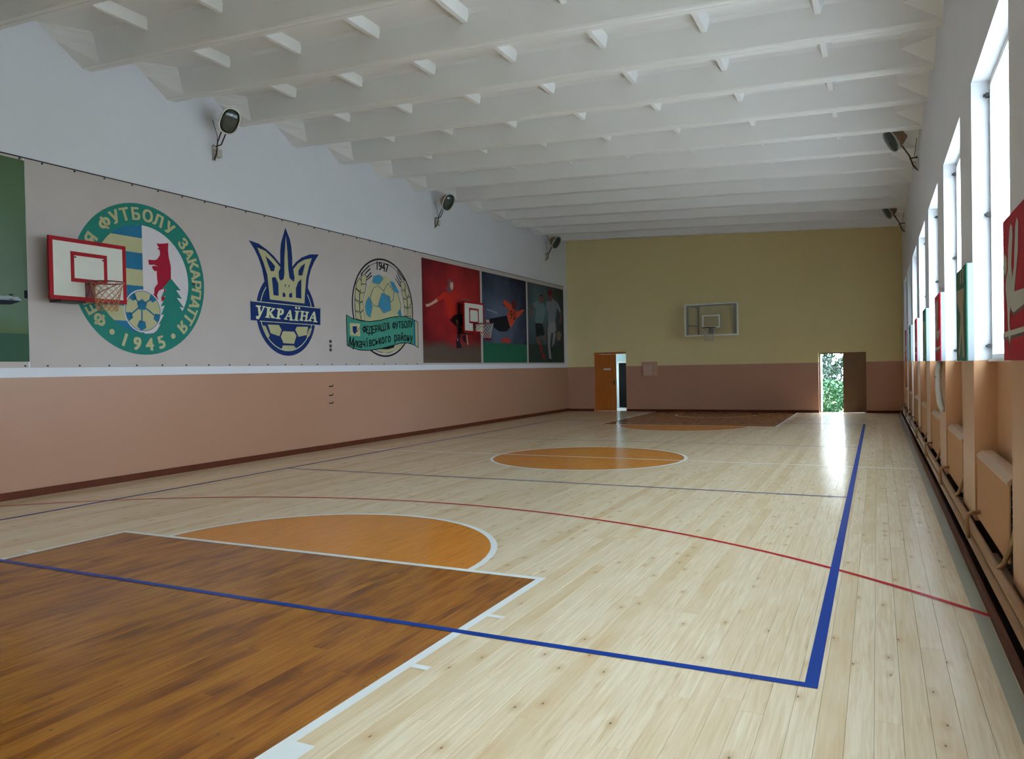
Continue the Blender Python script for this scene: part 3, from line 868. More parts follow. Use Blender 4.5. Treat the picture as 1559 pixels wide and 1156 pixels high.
for sgn, fy in ((1, FTY), (-1, 2 * CY - FTY)):
    ye = YN + 0.05 if sgn > 0 else D - 0.06
    ys = sorted((fy, ye))
    fline('white_key_line', [rect(KX + 2.45 - lw, KX + 2.45, *ys)], L_white, 0.0018)
    fline('white_key_line', [rect(KX - 2.45, KX - 2.45 + lw, *ys)], L_white, 0.0018)
    fline('white_free_throw_line', [rect(KX - 2.45, KX + 2.45, *sorted((fy, fy - sgn * lw)))], L_white, 0.0017)
    a0 = 0.0 if sgn > 0 else math.pi
    fline('white_free_throw_arc', band(KX, fy, 1.74, 1.80, a0, a0 + math.pi, 40), L_white, 0.0016)
    yb = fy - sgn * 5.8
    fline('white_basket_arc', band(KX, yb + sgn * 1.2, 1.25, 1.30, a0, a0 + math.pi, 36), L_white, 0.0016)
    for side in (1, -1):
        for d0, d1 in ((0.95, 1.0), (1.88, 1.93), (2.85, 3.25), (4.05, 4.10)):
            xs = sorted((KX + side * 2.45, KX + side * 2.56))
            fline('white_key_mark', [rect(xs[0], xs[1], *sorted((fy - sgn * d0, fy - sgn * d1)))], L_white, 0.0019)
fline('grey_border_line', [rect(0.548, 0.626, YN, D - 0.02)], L_grey, 0.0015)

# ---- walls
wl = obj('wall_left', MB().box(XL - 0.3, XL, YN - 0.2, D + 0.4, -0.2, 7.2), M_left)
tag(wl, kind='structure')
D1 = (-9.62, -8.35, 2.20)     # left door opening
D2 = (-1.75, -0.32, 1.985)    # right door opening
WT = 0.38
mb = MB()
for x0, x1, z0, z1 in ((XL, D1[0], -0.2, 7.2), (D1[0], D1[1], D1[2], 7.2), (D1[1], D2[0], -0.2, 7.2), (D2[0], D2[1], D2[2], 7.2), (D2[1], XR + 0.45, -0.2, 7.2),
                       (D1[0], D1[1], -0.2, -0.005), (D2[0], D2[1], -0.2, -0.005)):
    mb.box(x0, x1, D, D + WT, z0, z1)
wf = obj('wall_far', mb, M_far)
tag(wf, kind='structure')
wn = obj('wall_near', MB().box(XL - 0.3, XR + 0.45, YN - 0.2, YN, -0.2, 7.2), M_near)
tag(wn, kind='structure')
mb = MB()
ks = list(range(-2, 7))
edges = [(WIN0 + WPITCH * k, WIN0 + WPITCH * k + WINW) for k in ks]
prev = YN
for a, b2 in edges + [(D, None)]:
    mb.box(XR, XR + 0.45, max(prev, YN - 0.2), a, -0.2, 7.0)
    if b2:
        mb.box(XR, XR + 0.45, a, b2, WZ1, 7.0)
        mb.box(GLX + 0.035, XR + 0.45, a, b2, -0.2, WZ0)
        prev = b2
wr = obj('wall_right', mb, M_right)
tag(wr, kind='structure')

# ---- windows
for n, (a, b2) in enumerate(edges):
    mb = MB()
    t = 0.05
    x0, x1 = GLX, GLX + 0.05
    mb.box(x0, x1, a, a + t, WZ0, WZ1).box(x0, x1, b2 - t, b2, WZ0, WZ1).box(x0, x1, a + t, b2 - t, WZ0, WZ0 + t).box(x0, x1, a + t, b2 - t, WZ1 - t, WZ1)
    w = obj('window_%d' % (n + 1), mb, M_white, None, (GLX, (a + b2) / 2, WZ0))
    tag(w, kind='structure')
    base = (GLX, (a + b2) / 2, WZ0)
    obj('pane', MB().box(x0 + 0.015, x0 + 0.021, a + t, b2 - t, WZ0 + t, WZ1 - t), M_pane, w, base)
    obj('window_gasket', MB().box(x0 - 0.004, x0, b2 - t - 0.008, b2 - t, WZ0 + t, WZ1 - t), M_steel, w, base)
    obj('window_sill', MB().box(GLX - 0.03, GLX + 0.03, a + 0.002, b2 - 0.002, WZ0 - 0.012, WZ0 + 0.012), M_white, w, base)
    for z in (WZ0 + 0.12, (WZ0 + WZ1) / 2 + 0.05, WZ1 - 0.13):
        obj('window_catch', MB().box(x0 - 0.035, x0, b2 - 0.055, b2 - 0.012, z - 0.018, z + 0.018).box(x0 - 0.05, x0 - 0.03, b2 - 0.05, b2 - 0.02, z - 0.009, z + 0.009), M_dark, w, base)

# ---- ceiling: sloping deck, main ribs with flared ends, cross ribs
mb = MB()
xs0, xs1 = XL - 0.3, XR + 0.45
mb.add([(xs0, YN - 0.2, zbeam(xs0) + 0.43), (xs1, YN - 0.2, zbeam(xs1) + 0.43), (xs1, D + 0.4, zbeam(xs1) + 0.43), (xs0, D + 0.4, zbeam(xs0) + 0.43),
        (xs0, YN - 0.2, zbeam(xs0) + 0.8), (xs1, YN - 0.2, zbeam(xs1) + 0.8), (xs1, D + 0.4, zbeam(xs1) + 0.8), (xs0, D + 0.4, zbeam(xs0) + 0.8)],
       [(3, 2, 1, 0), (4, 5, 6, 7), (0, 1, 5, 4), (1, 2, 6, 5), (2, 3, 7, 6), (3, 0, 4, 7)])
ce = obj('ceiling', mb, M_ceil)
tag(ce, kind='structure')


def beam_ring(x, hb, ht, yc):
    z = zbeam(x)
    half = [(hb - 0.02, 0.0), (hb, 0.02), (hb + (ht - hb) * 0.60, 0.26), (hb + (ht - hb) * 0.88, 0.38), (ht + 0.03, 0.435)]
    pts = [(x, yc + a, z + b2) for a, b2 in half] + [(x, yc - a, z + b2) for a, b2 in reversed(half)]
    mid = [(x, yc - 0.008, z), (x, yc, z + 0.012), (x, yc + 0.008, z)]
    return pts + mid


beam_y = [7.545 + 1.497 * k for k in range(-5, 13)]
beam_mesh = None
for yc in beam_y:
    if yc < YN + 0.2 or yc > D - 0.1:
        continue
    if beam_mesh is None:
        mb = MB()
        prof = [(XL, 0.10, 0.72), (XL + 0.42, 0.10, 0.20), (-5.0, 0.10, 0.20), (XR - 0.42, 0.10, 0.20), (XR, 0.10, 0.72)]
        mb.loft([beam_ring(x, a, b2, 0.0) for x, a, b2 in prof])
        bo = obj('ceiling_beam', mb, M_ceil, ce)
        beam_mesh = bo.data
    else:
        bo = bpy.data.objects.new('ceiling_beam', beam_mesh)
        COL.objects.link(bo)
        bo.parent = ce
    bo.location = (0, yc, 0)
rib_x = [-10.57 + 1.42 * i for i in range(1, 8)]
for i, x in enumerate(rib_x):
    z = zbeam(x)
    mb = MB()
    mb.add([(x - 0.09, -0.60, z + 0.435), (x - 0.035, -0.60, z + 0.285), (x + 0.035, -0.60, z + 0.285), (x + 0.09, -0.60, z + 0.435),
            (x - 0.09, 0.60, z + 0.435), (x - 0.035, 0.60, z + 0.285), (x + 0.035, 0.60, z + 0.285), (x + 0.09, 0.60, z + 0.435)],
           [(0, 1, 2, 3), (7, 6, 5, 4), (0, 4, 5, 1), (1, 5, 6, 2), (2, 6, 7, 3), (3, 7, 4, 0)])
    first = None
    for yc in beam_y:
        ym = yc + 0.7485
        if ym < YN or ym + 0.6 > D:
            continue
        if first is None:
            ro = obj('cross_rib', mb, M_ceil, ce)
            first = ro.data
        else:
            ro = bpy.data.objects.new('cross_rib', first)
            COL.objects.link(ro)
            ro.parent = ce
        ro.location = (0, ym, 0)
# ---- skirting boards
tag(obj('baseboard_left', MB().box(XL, XL + 0.022, YN, D, 0.0, 0.105), M_base), kind='structure')
mb = MB()
for x0, x1 in ((XL + 0.02, D1[0]), (D1[1], D2[0]), (D2[1], XR)):
    mb.box(x0, x1, D - 0.022, D, 0.0, 0.085)
tag(obj('baseboard_far', mb, M_base), kind='structure')
tag(obj('baseboard_right_and_shade', MB().box(0.634, 0.655, YN, D - 0.03, 0.0, 0.085, M_base).box(0.655, XR, YN, D - 0.03, 0.0, 0.006, M_black)), kind='structure')  # black strip behind the board stands in for shade under the pipes

# ---- far left door: pine leaf, lit lobby with a black outer door behind
DY = D + 0.16
mb = MB()
mb.box(D1[0], D1[0] + 0.10, DY - 0.02, DY + 0.10, 0, D1[2]).box(D1[1] - 0.03, D1[1], DY - 0.02, DY + 0.10, 0, D1[2]).box(D1[0] + 0.10, D1[1] - 0.03, DY - 0.02, DY + 0.10, 2.13, D1[2])
tag(obj('trim_1', mb, M_door), kind='structure')
dx0, dx1 = -9.52, -8.79
d1 = obj('door_1', MB().box(dx0, dx1, DY, DY + 0.045, 0.006, 2.125), M_door, None, (dx0, DY, 0.006))
tag(d1, kind='structure')
b0 = (dx0, DY, 0.006)
for x0, x1 in ((dx0, dx0 + 0.13), (dx1 - 0.13, dx1)):
    obj('stile', MB().box(x0, x1, DY - 0.014, DY, 0.006, 2.125), M_door, d1, b0)
for z0, z1 in ((0.006, 0.19), (0.80, 0.92), (1.38, 1.50), (2.0, 2.125)):
    obj('rail', MB().box(dx0 + 0.13, dx1 - 0.13, DY - 0.014, DY, z0, z1), M_door, d1, b0)
obj('door_sign', MB().box(-9.27, -8.99, DY - 0.02, DY - 0.014, 1.535, 1.60), M_plastic, d1, b0)
obj('door_handle', MB().box(dx1 - 0.09, dx1 - 0.05, DY - 0.02, DY - 0.014, 0.98, 1.14).tube([(dx1 - 0.07, DY - 0.014, 1.08), (dx1 - 0.07, DY - 0.06, 1.08), (dx1 - 0.18, DY - 0.06, 1.08)], 0.009, 6), M_dark, d1, b0)
LY = D + 2.2
mb = MB()
mb.box(-10.6, -10.4, D + WT, LY + 0.2, -0.2, 1.0).box(-10.6, -10.4, D + WT, LY + 0.2, 2.3, 2.9).box(-7.6, -7.4, D + WT, LY + 0.2, -0.2, 2.9).box(-10.4, -7.6, D + WT, LY + 0.2, 2.75, 2.9)
mb.box(-10.4, -9.7, LY, LY + 0.2, -0.2, 2.75).box(-7.75, -7.6, LY, LY + 0.2, -0.2, 2.75).box(-9.7, -7.75, LY, LY + 0.2, -0.2, 2.75)
tag(obj('wall_lobby', mb, M_lobby), kind='structure')
tag(obj('floor_lobby', MB().box(-10.4, -7.6, D + WT, LY + 0.2, -0.2, -0.004), M_plaster), kind='structure')
tag(obj('window_lobby_added', MB().box(-10.52, -10.512, D + WT, LY, 1.0, 2.3), M_pane), kind='structure')  # unseen side window, added to light the lobby
d3 = obj('door_3', MB().box(-9.32, -7.78, LY - 0.05, LY - 0.0, 0.0, 1.80), M_black, None, (-9.32, LY, 0.0))
tag(d3, kind='structure')
obj('door_panel', MB().box(-9.18, -8.65, LY - 0.065, LY - 0.05, 0.2, 1.65), M_black, d3, (-9.32, LY, 0.0))
obj('door_panel', MB().box(-8.45, -7.92, LY - 0.065, LY - 0.05, 0.2, 1.65), M_black, d3, (-9.32, LY, 0.0))
obj('door_threshold', MB().box(-9.32, -7.78, LY - 0.12, LY - 0.05, 0.0, 0.03), M_steel, d3, (-9.32, LY, 0.0))
tag(obj('trim_2', MB().box(-9.35, -9.32, LY - 0.06, LY, 0, 1.83).box(-9.35, -7.75, LY - 0.06, LY, 1.80, 1.86), M_white), kind='structure')

# ---- far right door: one brown leaf closed, the other open to the garden
DY2 = D + 0.20
mb = MB()
mb.box(D2[0], D2[0] + 0.035, DY2 - 0.01, DY2 + 0.10, 0, D2[2]).box(D2[1] - 0.03, D2[1], DY2 - 0.01, DY2 + 0.10, 0, D2[2]).box(D2[0] + 0.035, D2[1] - 0.03, DY2 - 0.01, DY2 + 0.10, D2[2] - 0.04, D2[2])
tag(obj('trim_3', mb, M_doorbrown), kind='structure')
d2 = obj('door_2', MB().box(-1.015, D2[1] - 0.03, DY2, DY2 + 0.045, 0.002, D2[2] - 0.040), M_doorbrown, None, (-1.015, DY2, 0.006))
tag(d2, kind='structure')
obj('door_batten', MB().box(-1.015, -0.965, DY2 - 0.012, DY2, 0.006, D2[2] - 0.045), M_doorbrown, d2, (-1.015, DY2, 0.006))
obj('door_bolt', MB().box(-1.0, -0.98, DY2 - 0.03, DY2 - 0.012, 1.0, 1.14), M_dark, d2, (-1.015, DY2, 0.006))
d4 = obj('door_4', MB().box(-1.74, -1.695, DY2 + 0.12, DY2 + 0.80, 0.006, D2[2] - 0.045), M_white, None, (-1.74, DY2 + 0.12, 0.006))
tag(d4, kind='structure')
obj('door_handle', MB().tube([(-1.695, DY2 + 0.72, 1.02), (-1.64, DY2 + 0.72, 1.02), (-1.64, DY2 + 0.61, 1.02)], 0.009, 6), M_dark, d4, (-1.74, DY2 + 0.12, 0.006))

# ---- garden beyond
tag(obj('ground_outside', MB().box(-60, 60, -40, YN - 0.2, -0.5, -0.25).box(-60, XL - 0.3, YN - 0.2, D + 0.4, -0.5, -0.25).box(-60, 60, D + 0.4, 90, -0.5, -0.25), M_ground), kind='structure')

tag(obj('ground_bounce', MB().box(XR + 0.45, 60, YN - 0.2, D + 0.4, -0.5, -0.25), M_bounce), kind='structure')  # unseen ground, made pale to bounce daylight up through the windows

# ================================================================== OBJECTS
# ---- banner wall -------------------------------------------------
BZ0, BZ1 = 1.80, 4.72
X0 = XL + 0.006


def sheet(name, y0, y1, z0, z1, mat, label, x=X0, cat='banner', group=None):
    o = obj(name, MB().box(XL + 0.0005, x, y0, y1, z0, z1), mat, None, (XL, y0, z0))
    tag(o, label, cat, group)
    return o, (XL, y0, z0)


LAY = 0.0012
gp, gbase = sheet('photo_banner', 2.9, 6.55, BZ0, BZ1, M_banner, 'green football photo banner beside the grey emblem banner', cat='banner')
obj('photo_print', flat(MB(), [(2.95, 1.885), (6.565, 1.885), (6.565, 4.68), (2.95, 4.68)], X0 + LAY), M_pgr, gp, gbase)
for i, (n, c, pts) in enumerate(PRINTS['GP']):
    lo = min(a for a, b2 in pts)
    far = {'grass': 2.95, 'boot_top': 4.7, 'boot_sole': 4.7}.get(n, lo)
    pts = [(far if a < lo + 0.02 else min(a, 6.56), b2) for a, b2 in pts]
    obj('printed_' + n, flat(MB(), pts, X0 + LAY * (2 + (0 if n == 'grass' else 1))), PM[c], gp, gbase)

bn, bbase = sheet('emblem_banner', 6.575, 16.66, BZ0, BZ1, M_banner, 'long grey banner printed with three football federation emblems')


def tacks(parent, base, y0, y1, step):
    m1 = MB()
    y = y0 + step * 0.5
    while y < y1:
        for z in (BZ1 - 0.025, BZ0 + 0.025):
            m1.box(X0, X0 + 0.012, y - 0.011, y + 0.011, z - 0.011, z + 0.011)
        y += step
    o = obj('tacks', m1, M_dark, parent, base)
    tag(o, kind='stuff')


def hem(parent, base, y0, y1):
    obj('edge_cord', MB().tube([(X0 + 0.004, y0, BZ1), (X0 + 0.004, y1, BZ1)], 0.009, 5), M_dark, parent, base)


tacks(gp, gbase, 2.9, 6.55, 0.48)
hem(gp, gbase, 2.9, 6.57)
tacks(bn, bbase, 6.575, 16.66, 0.48)
hem(bn, bbase, 6.575, 16.66)

# emblem 1: green ring with bear, spruce and ball
C1 = (8.425, 3.21)
R1, R1i = 1.215, 0.872
e1 = obj('ring_emblem', annulus(MB(), C1[0], C1[1], 0.0001, R1, X0 + LAY, PM['green'], 72), PM['green'], bn, bbase)
tag(e1, 'green ring emblem with a red bear, spruce and football')
obj('field', annulus(MB(), C1[0], C1[1], 0.0001, R1i, X0 + 2 * LAY), M_bwhite, e1, bbase)
SPL = 8.41


def stripe(z0, z1):
    n = 14
    ptsl = []
    for i in range(n + 1):
        z = z1 + (z0 - z1) * i / n
        h = math.sqrt(max(R1i ** 2 - (z - C1[1]) ** 2, 0.0))
        ptsl.append((C1[0] - h, z))
    return [(SPL, z1)] + ptsl + [(SPL, z0)]


zs = [C1[1] + R1i * 0.999, 3.87, 3.63, 3.36, 3.10, 2.765, 2.53, C1[1] - R1i * 0.999]
for i in range(7):
    obj('stripe', flat(MB(), stripe(zs[i + 1], zs[i]), X0 + 3 * LAY), PM['blue' if i % 2 == 0 else 'khaki'], e1, bbase)
for n, c, pts in PRINTS['E1']:
    obj(n, flat(MB(), pts, X0 + (4 if n != 'spruce' else 5) * LAY), PM[c], e1, bbase)


def football(parent, base, cy, cz, r, lay, light, darkm, szz=1.0, white=None):
    if white:
        obj('ball_outline', annulus(MB(), cy, cz, 0.0001, r * 1.06, X0 + lay * LAY, None, 40, szz), white, parent, base)
    obj('ball', annulus(MB(), cy, cz, 0.0001, r, X0 + (lay + 1) * LAY, None, 40, szz), light, parent, base)
    def penta(py, pz, pr, rot, sy=1.0):
        return [(py + sy * pr * math.cos(rot + k * 2 * math.pi / 5), pz + pr * szz * math.sin(rot + k * 2 * math.pi / 5)) for k in range(5)]
    seams = MB()
    inner = []
    obj('ball_patch', flat(MB(), penta(cy - 0.02, cz + 0.06 * r * 5, 0.30 * r, math.pi / 2), X0 + (lay + 2) * LAY), darkm, parent, base)
    for ang, rr, pr in ((200, 0.86, 0.24), (-20, 0.86, 0.24), (262, 0.72, 0.28), (50, 0.88, 0.22), (130, 0.88, 0.22)):
        a = math.radians(ang)
        py, pz = cy + rr * r * math.cos(a), cz + rr * r * math.sin(a) * szz
        pts = []
        for (q, w) in penta(py, pz, pr * r, a):
            d = math.hypot(q - cy, (w - cz) / szz)
            if d > r * 0.985:
                q, w = cy + (q - cy) * r * 0.985 / d, cz + (w - cz) * r * 0.985 / d
            pts.append((q, w))
        obj('ball_patch', flat(MB(), pts, X0 + (lay + 2) * LAY), darkm, parent, base)
        inner.append((py, pz))
    c0 = (cy - 0.02, cz + 0.3 * r)
    for (py, pz) in inner:
        dy, dz = py - c0[0], pz - c0[1]
        l = math.hypot(dy, dz)
        nyv, nzv = -dz / l * 0.012, dy / l * 0.012
        a, b2 = (c0[0] + dy * 0.25, c0[1] + dz * 0.25), (py - dy * 0.12, pz - dz * 0.12)
        flat(seams, [(a[0] + nyv, a[1] + nzv), (b2[0] + nyv, b2[1] + nzv), (b2[0] - nyv, b2[1] - nzv), (a[0] - nyv, a[1] - nzv)], X0 + (lay + 2) * LAY)
    annulus(seams, cy, cz, r * 0.97, r * 1.0, X0 + (lay + 2) * LAY, None, 40, szz)
    obj('ball_seams', seams, darkm, parent, base)


football(e1, bbase, 8.395, 2.70, 0.325, 5, PM['khaki'], PM['blue'], 1.0, M_bwhite)
RL = 1.045
word = [('Ф', 220.9), ('Е', 210.1), ('Д', 202.0), ('Е', 193.0), ('Р', 184.0), ('А', 175.0), ('Ц', 166.0), ('І', 158.5), ('Я', 149.6),
        ('Ф', 129.6), ('У', 117.8), ('Т', 107.6), ('Б', 96.6), ('О', 84.4), ('Л', 73.1), ('У', 60.2),
        ('З', 41.2), ('А', 30.5), ('К', 20.4), ('А', 10.2), ('Р', 0.6), ('П', -8.3), ('А', -18.0), ('Т', -26.6), ('Т', -34.5), ('Я', -45.0)]
for ch, ang in word:
    a = math.radians(ang)
    obj('letter', letter(MB(), ch, C1[0] + RL * math.cos(a), C1[1] + RL * math.sin(a), 0.185, a - math.pi / 2, X0 + 3 * LAY, 0.04), PM['khaki'], e1, bbase)
for ch, ang in (('1', -110.7), ('9', -98.3), ('4', -85.6), ('5', -73.1)):
    a = math.radians(ang)
    obj('letter', letter(MB(), ch, C1[0] + RL * math.cos(a), C1[1] + RL * math.sin(a), 0.20, a + math.pi / 2, X0 + 3 * LAY, 0.04), PM['khaki'], e1, bbase)
for ang in (-124.3, -59.0):
    a = math.radians(ang)
    obj('dot', annulus(MB(), C1[0] + RL * math.cos(a), C1[1] + RL * math.sin(a), 0.0001, 0.045, X0 + 3 * LAY, None, 20), PM['khaki'], e1, bbase)

# emblem 2: navy ball with the trident and the lettered scroll
C2, R2 = (11.707, 2.848), 0.847
e2 = obj('trident_emblem', annulus(MB(), C2[0], C2[1], 0.0001, R2, X0 + LAY, PM['navy'], 64), PM['navy'], bn, bbase)
tag(e2, 'navy and khaki trident emblem over a football with a lettered scroll')
obj('ball_ring', annulus(MB(), C2[0], C2[1], 0.735, 0.752, X0 + 2 * LAY, None, 64), PM['cream'], e2, bbase)
LV = dict(trident_back=3, trident=4, trident_gap=5, ball_patch=2, scroll=6, letter=7, letter_counter=8, scroll_line=7)
for n, c, pts in PRINTS['E2']:
    obj(n, flat(MB(), pts, X0 + LV[n] * LAY), PM[c], e2, bbase)

# emblem 3: oval with wheat ears, ball and a waving ribbon
C3, R3y, R3z = (15.035, 3.175), 1.25, 1.18
e3 = obj('oval_emblem', annulus(MB(), C3[0], C3[1], R3y - 0.045, R3y, X0 + LAY, None, 72, R3z / R3y), PM['black'], bn, bbase)
tag(e3, 'oval emblem with wheat ears, blue football and green ribbon')
obj('inner_ring', annulus(MB(), C3[0], C3[1], R3y - 0.115, R3y - 0.10, X0 + LAY, None, 72, R3z / R3y), PM['black'], e3, bbase)
obj('ball', annulus(MB(), 15.02, 3.14, 0.0001, 0.76, X0 + LAY, None, 48, 1.07), PM['khaki'], e3, bbase)
sm = MB()
for q in ([(14.62, 3.62), (14.80, 3.68), (15.02, 3.58)], [(15.02, 3.58), (15.08, 3.40), (15.30, 3.33)], [(15.02, 3.58), (15.20, 3.78), (15.45, 3.62)], [(15.45, 3.62), (15.42, 3.40), (15.30, 3.33)],
          [(14.95, 3.18), (14.62, 3.20), (14.52, 3.28)], [(15.36, 2.98), (15.55, 2.92), (15.68, 3.02)], [(15.13, 2.90), (15.05, 2.70)], [(14.60, 3.60), (14.48, 3.40), (14.52, 3.28)], [(15.68, 3.02), (15.74, 3.30), (15.60, 3.55)]):
    sm.tube([(X0 + 2 * LAY, a, b2) for a, b2 in q], 0.012, 3)
tag(obj('ball_seams', sm, PM['tealgrey'], e3, bbase), kind='stuff')
LV = dict(ball_patch=3, wheat_grain=3, wheat_awn=3, ribbon_border=5, ribbon=6, ribbon_stripe=7, stamp=7, stamp_print=8, ball_stripe=3)
for n, c, pts in PRINTS['E3']:
    obj(n, flat(MB(), pts, X0 + LV[n] * LAY), PM[c], e3, bbase)
    if n == 'wheat_grain':
        cy_, cz_ = sum(p[0] for p in pts) / len(pts), sum(p[1] for p in pts) / len(pts)
        obj('wheat_outline', flat(MB(), [(cy_ + (a - cy_) * 1.22, cz_ + (b2 - cz_) * 1.16) for a, b2 in pts], X0 + 2 * LAY), PM['black'], e3, bbase)
    if n == 'ball_patch':
        cy_, cz_ = sum(p[0] for p in pts) / len(pts), sum(p[1] for p in pts) / len(pts)
        obj('patch_seam', flat(MB(), [(cy_ + (a - cy_) * 1.1, cz_ + (b2 - cz_) * 1.08) for a, b2 in pts], X0 + 2 * LAY), PM['tealgrey'], e3, bbase)


def spaced(text, posn, size, mat, lay, bold, sx, shear, parent, base):
    for ch, (y, z) in zip(text, posn):
        if ch != ' ':
            i = posn.index((y, z)) if (y, z) in posn else 0
            p0, p1 = posn[max(i - 1, 0)], posn[min(i + 1, len(posn) - 1)]
            rot = math.atan2(p1[1] - p0[1], p1[0] - p0[0])
            obj('letter', letter(MB(), ch, y, z, size, rot, X0 + lay * LAY, bold, sx, shear), mat, parent, base)


spaced('1947', TEXTPOS['t1947'], 0.20, PM['black'], 2, 0.03, 1.0, 0.0, e3, bbase)
spaced('ФЕДЕРАЦІЯ ФУТБОЛУ', TEXTPOS['fed'], 0.165, PM['black'], 8, 0.035, 0.80, 0.1, e3, bbase)
spaced('Мукачівського району', TEXTPOS['muk'], 0.19, PM['black'], 8, 0.035, 0.80, 0.1, e3, bbase)

# three photo posters in pale borders
for key, y0, y1, m, lab, pname in (('RP', 16.67, 19.985, M_prd, 'red photo banner of a footballer with outstretched arm', 'red'),
                                   ('BP', 19.995, 23.27, M_pbl, 'blue photo banner of a goalkeeper diving in orange', 'blue'),
                                   ('DP', 23.28, 26.62, M_pdk, 'dark photo banner of two running footballers next to the yellow wall', 'dark')):
    po, pb = sheet('photo_banner', y0, y1, BZ0, BZ1, M_banner, lab)
    hem(po, pb, y0, y1)
    a, b2 = y0 + 0.055, y1 - 0.055
    obj('photo_print', flat(MB(), [(a, 1.85), (b2, 1.85), (b2, 4.597), (a, 4.597)], X0 + LAY), m, po, pb)
    for i, (n, c, pts) in enumerate(PRINTS[key]):
        pts = [(min(max(q, a), b2), min(max(w, 1.85), 4.597)) for q, w in pts]
        obj('printed_' + n, flat(MB(), pts, X0 + LAY * (2 + 0.5 * i)), PM[c], po, pb)
    if key == 'BP':
        for ch, (y, z) in zip('90', TEXTPOS['num']):
            obj('printed_number', letter(MB(), ch, y, z, 0.30, -0.15, X0 + LAY * 9, 0.0, 1.0), PM['ink'], po, pb)

# ---- volleyball net fixings on the long wall
for z, wd in ((2.322, 'topmost'), (2.223, 'middle'), (2.138, 'lowest')):
    t = thing('net_ring', (XL + 0.007, 13.005, z), wd + ' of three small steel ring bolts in the grey emblem banner', 'ring bolt', 'net rings on the banner')
    b0 = t.location.copy()
    obj('plate', MB().box(X0 + 0.001, X0 + 0.008, 12.98, 13.03, z - 0.028, z + 0.028), M_steel, t, b0)
    obj('ring', MB().tube([(X0 + 0.02, 13.005 + 0.028 * math.cos(a * math.pi / 6), z + 0.028 * math.sin(a * math.pi / 6)) for a in range(12)], 0.007, 5, closed=True), M_dark, t, b0)
for z, wd in ((1.349, 'topmost'), (1.157, 'middle'), (0.987, 'lowest')):
    t = thing('net_hook', (XL, 13.0, z), wd + ' of three small rusty hooks screwed into the tan wainscot', 'hook', 'net hooks on the wainscot')
    b0 = t.location.copy()
    obj('plate', MB().box(XL, XL + 0.006, 12.94, 13.06, z - 0.014, z + 0.014), M_hook, t, b0)
    obj('hook', MB().tube([(XL + 0.006, 13.0, z), (XL + 0.05, 13.0, z - 0.005), (XL + 0.07, 13.0, z + 0.02), (XL + 0.06, 13.0, z + 0.04)], 0.008, 5), M_hook, t, b0)


# ---- basketball goals
def net(r0, r1, h, n, rows, cx, cy, cz, thick):
    m1 = MB()
    for k in range(n):
        for s in (1, -1):
            pts = []
            for i in range(rows + 1):
                f = i / rows
                r = r0 + (r1 - r0) * (f ** 0.7)
                a = 2 * math.pi * (k + s * i * 0.5) / n
                pts.append((cx + r * math.cos(a), cy + r * math.sin(a), cz - h * f))
            m1.tube(pts, thick, 3, caps=False)
    return m1


def frame_strips(mbx, y0, y1, z0, z1, w, x0, x1):
    mbx.box(x0, x1, y0, y1, z1 - w, z1).box(x0, x1, y0, y1, z0, z0 + w).box(x0, x1, y0, y0 + w, z0 + w, z1 - w).box(x0, x1, y1 - w, y1, z0 + w, z1 - w)
    return mbx


def small_goal(yc, zc, label, xb, netm):
    t = thing('basketball_goal', (XL, yc, zc - 0.45), label, 'basketball hoop', 'small wall goals')
    b0 = (XL, yc, zc - 0.45)
    y0, y1, z0, z1 = yc - 0.595, yc + 0.595, zc - 0.44, zc + 0.44
    bd = obj('backboard', MB().box(xb - 0.025, xb, y0, y1, z0, z1), M_bb, t, b0)
    obj('board_edge', frame_strips(MB(), y0 - 0.004, y1 + 0.004, z0 - 0.004, z1 + 0.004, 0.058, xb - 0.03, xb + 0.004), M_red, bd, b0)
    obj('shooting_square', frame_strips(MB(), yc - 0.285, yc + 0.285, z0 + 0.265, z0 + 0.70, 0.055, xb, xb + 0.003), M_red, bd, b0)
    for s in (-1, 1):
        obj('bolt', MB().box(xb, xb + 0.012, yc + s * 0.215 - 0.01, yc + s * 0.215 + 0.01, z0 + 0.61, z0 + 0.63), M_dark, bd, b0)
    fr = MB()
    for s in (-0.4, 0.4):
        fr.box(XL + 0.018, XL + 0.06, yc + s - 0.03, yc + s + 0.03, z0 + 0.02, z1 - 0.06)
        fr.box(xb - 0.07, xb - 0.031, yc + s - 0.03, yc + s + 0.03, z0 + 0.02, z1 - 0.06)
        for z in (z0 + 0.05, zc, z1 - 0.12):
            fr.box(XL + 0.06, xb - 0.07, yc + s - 0.02, yc + s + 0.02, z - 0.02, z + 0.02)
    fr.box(XL + 0.018, xb - 0.03, yc - 0.42, yc - 0.05, z0 - 0.028, z0 - 0.006)  # dark strip below the backboard, joined to the bracket mesh
    obj('wall_bracket', fr, M_dark, t, b0)
    zr = z0 + 0.25
    rm = obj('rim', MB().tube([(xb + 0.15 + 0.225 + 0.225 * math.cos(a * math.pi / 14), yc + 0.225 * math.sin(a * math.pi / 14), zr) for a in range(28)], 0.011, 6, closed=True), M_redd, t, b0)
    obj('rim_plate', MB().box(xb + 0.004, xb + 0.016, yc - 0.075, yc + 0.075, zr - 0.20, zr + 0.03).box(xb + 0.016, xb + 0.16, yc - 0.05, yc + 0.05, zr - 0.012, zr + 0.004), M_redd, t, b0)
    for s in (-1, 1):
        obj('brace', MB().tube([(xb + 0.016, yc + s * 0.05, zr - 0.18), (xb + 0.12, yc + s * 0.1, zr - 0.10), (xb + 0.30, yc + s * 0.205, zr - 0.01)], 0.007, 5), M_redd, rm, b0)
    obj('net', net(0.222, 0.13, 0.40, 12, 8, xb + 0.375, yc, zr - 0.008, 0.0045), netm, rm, b0)
    return t


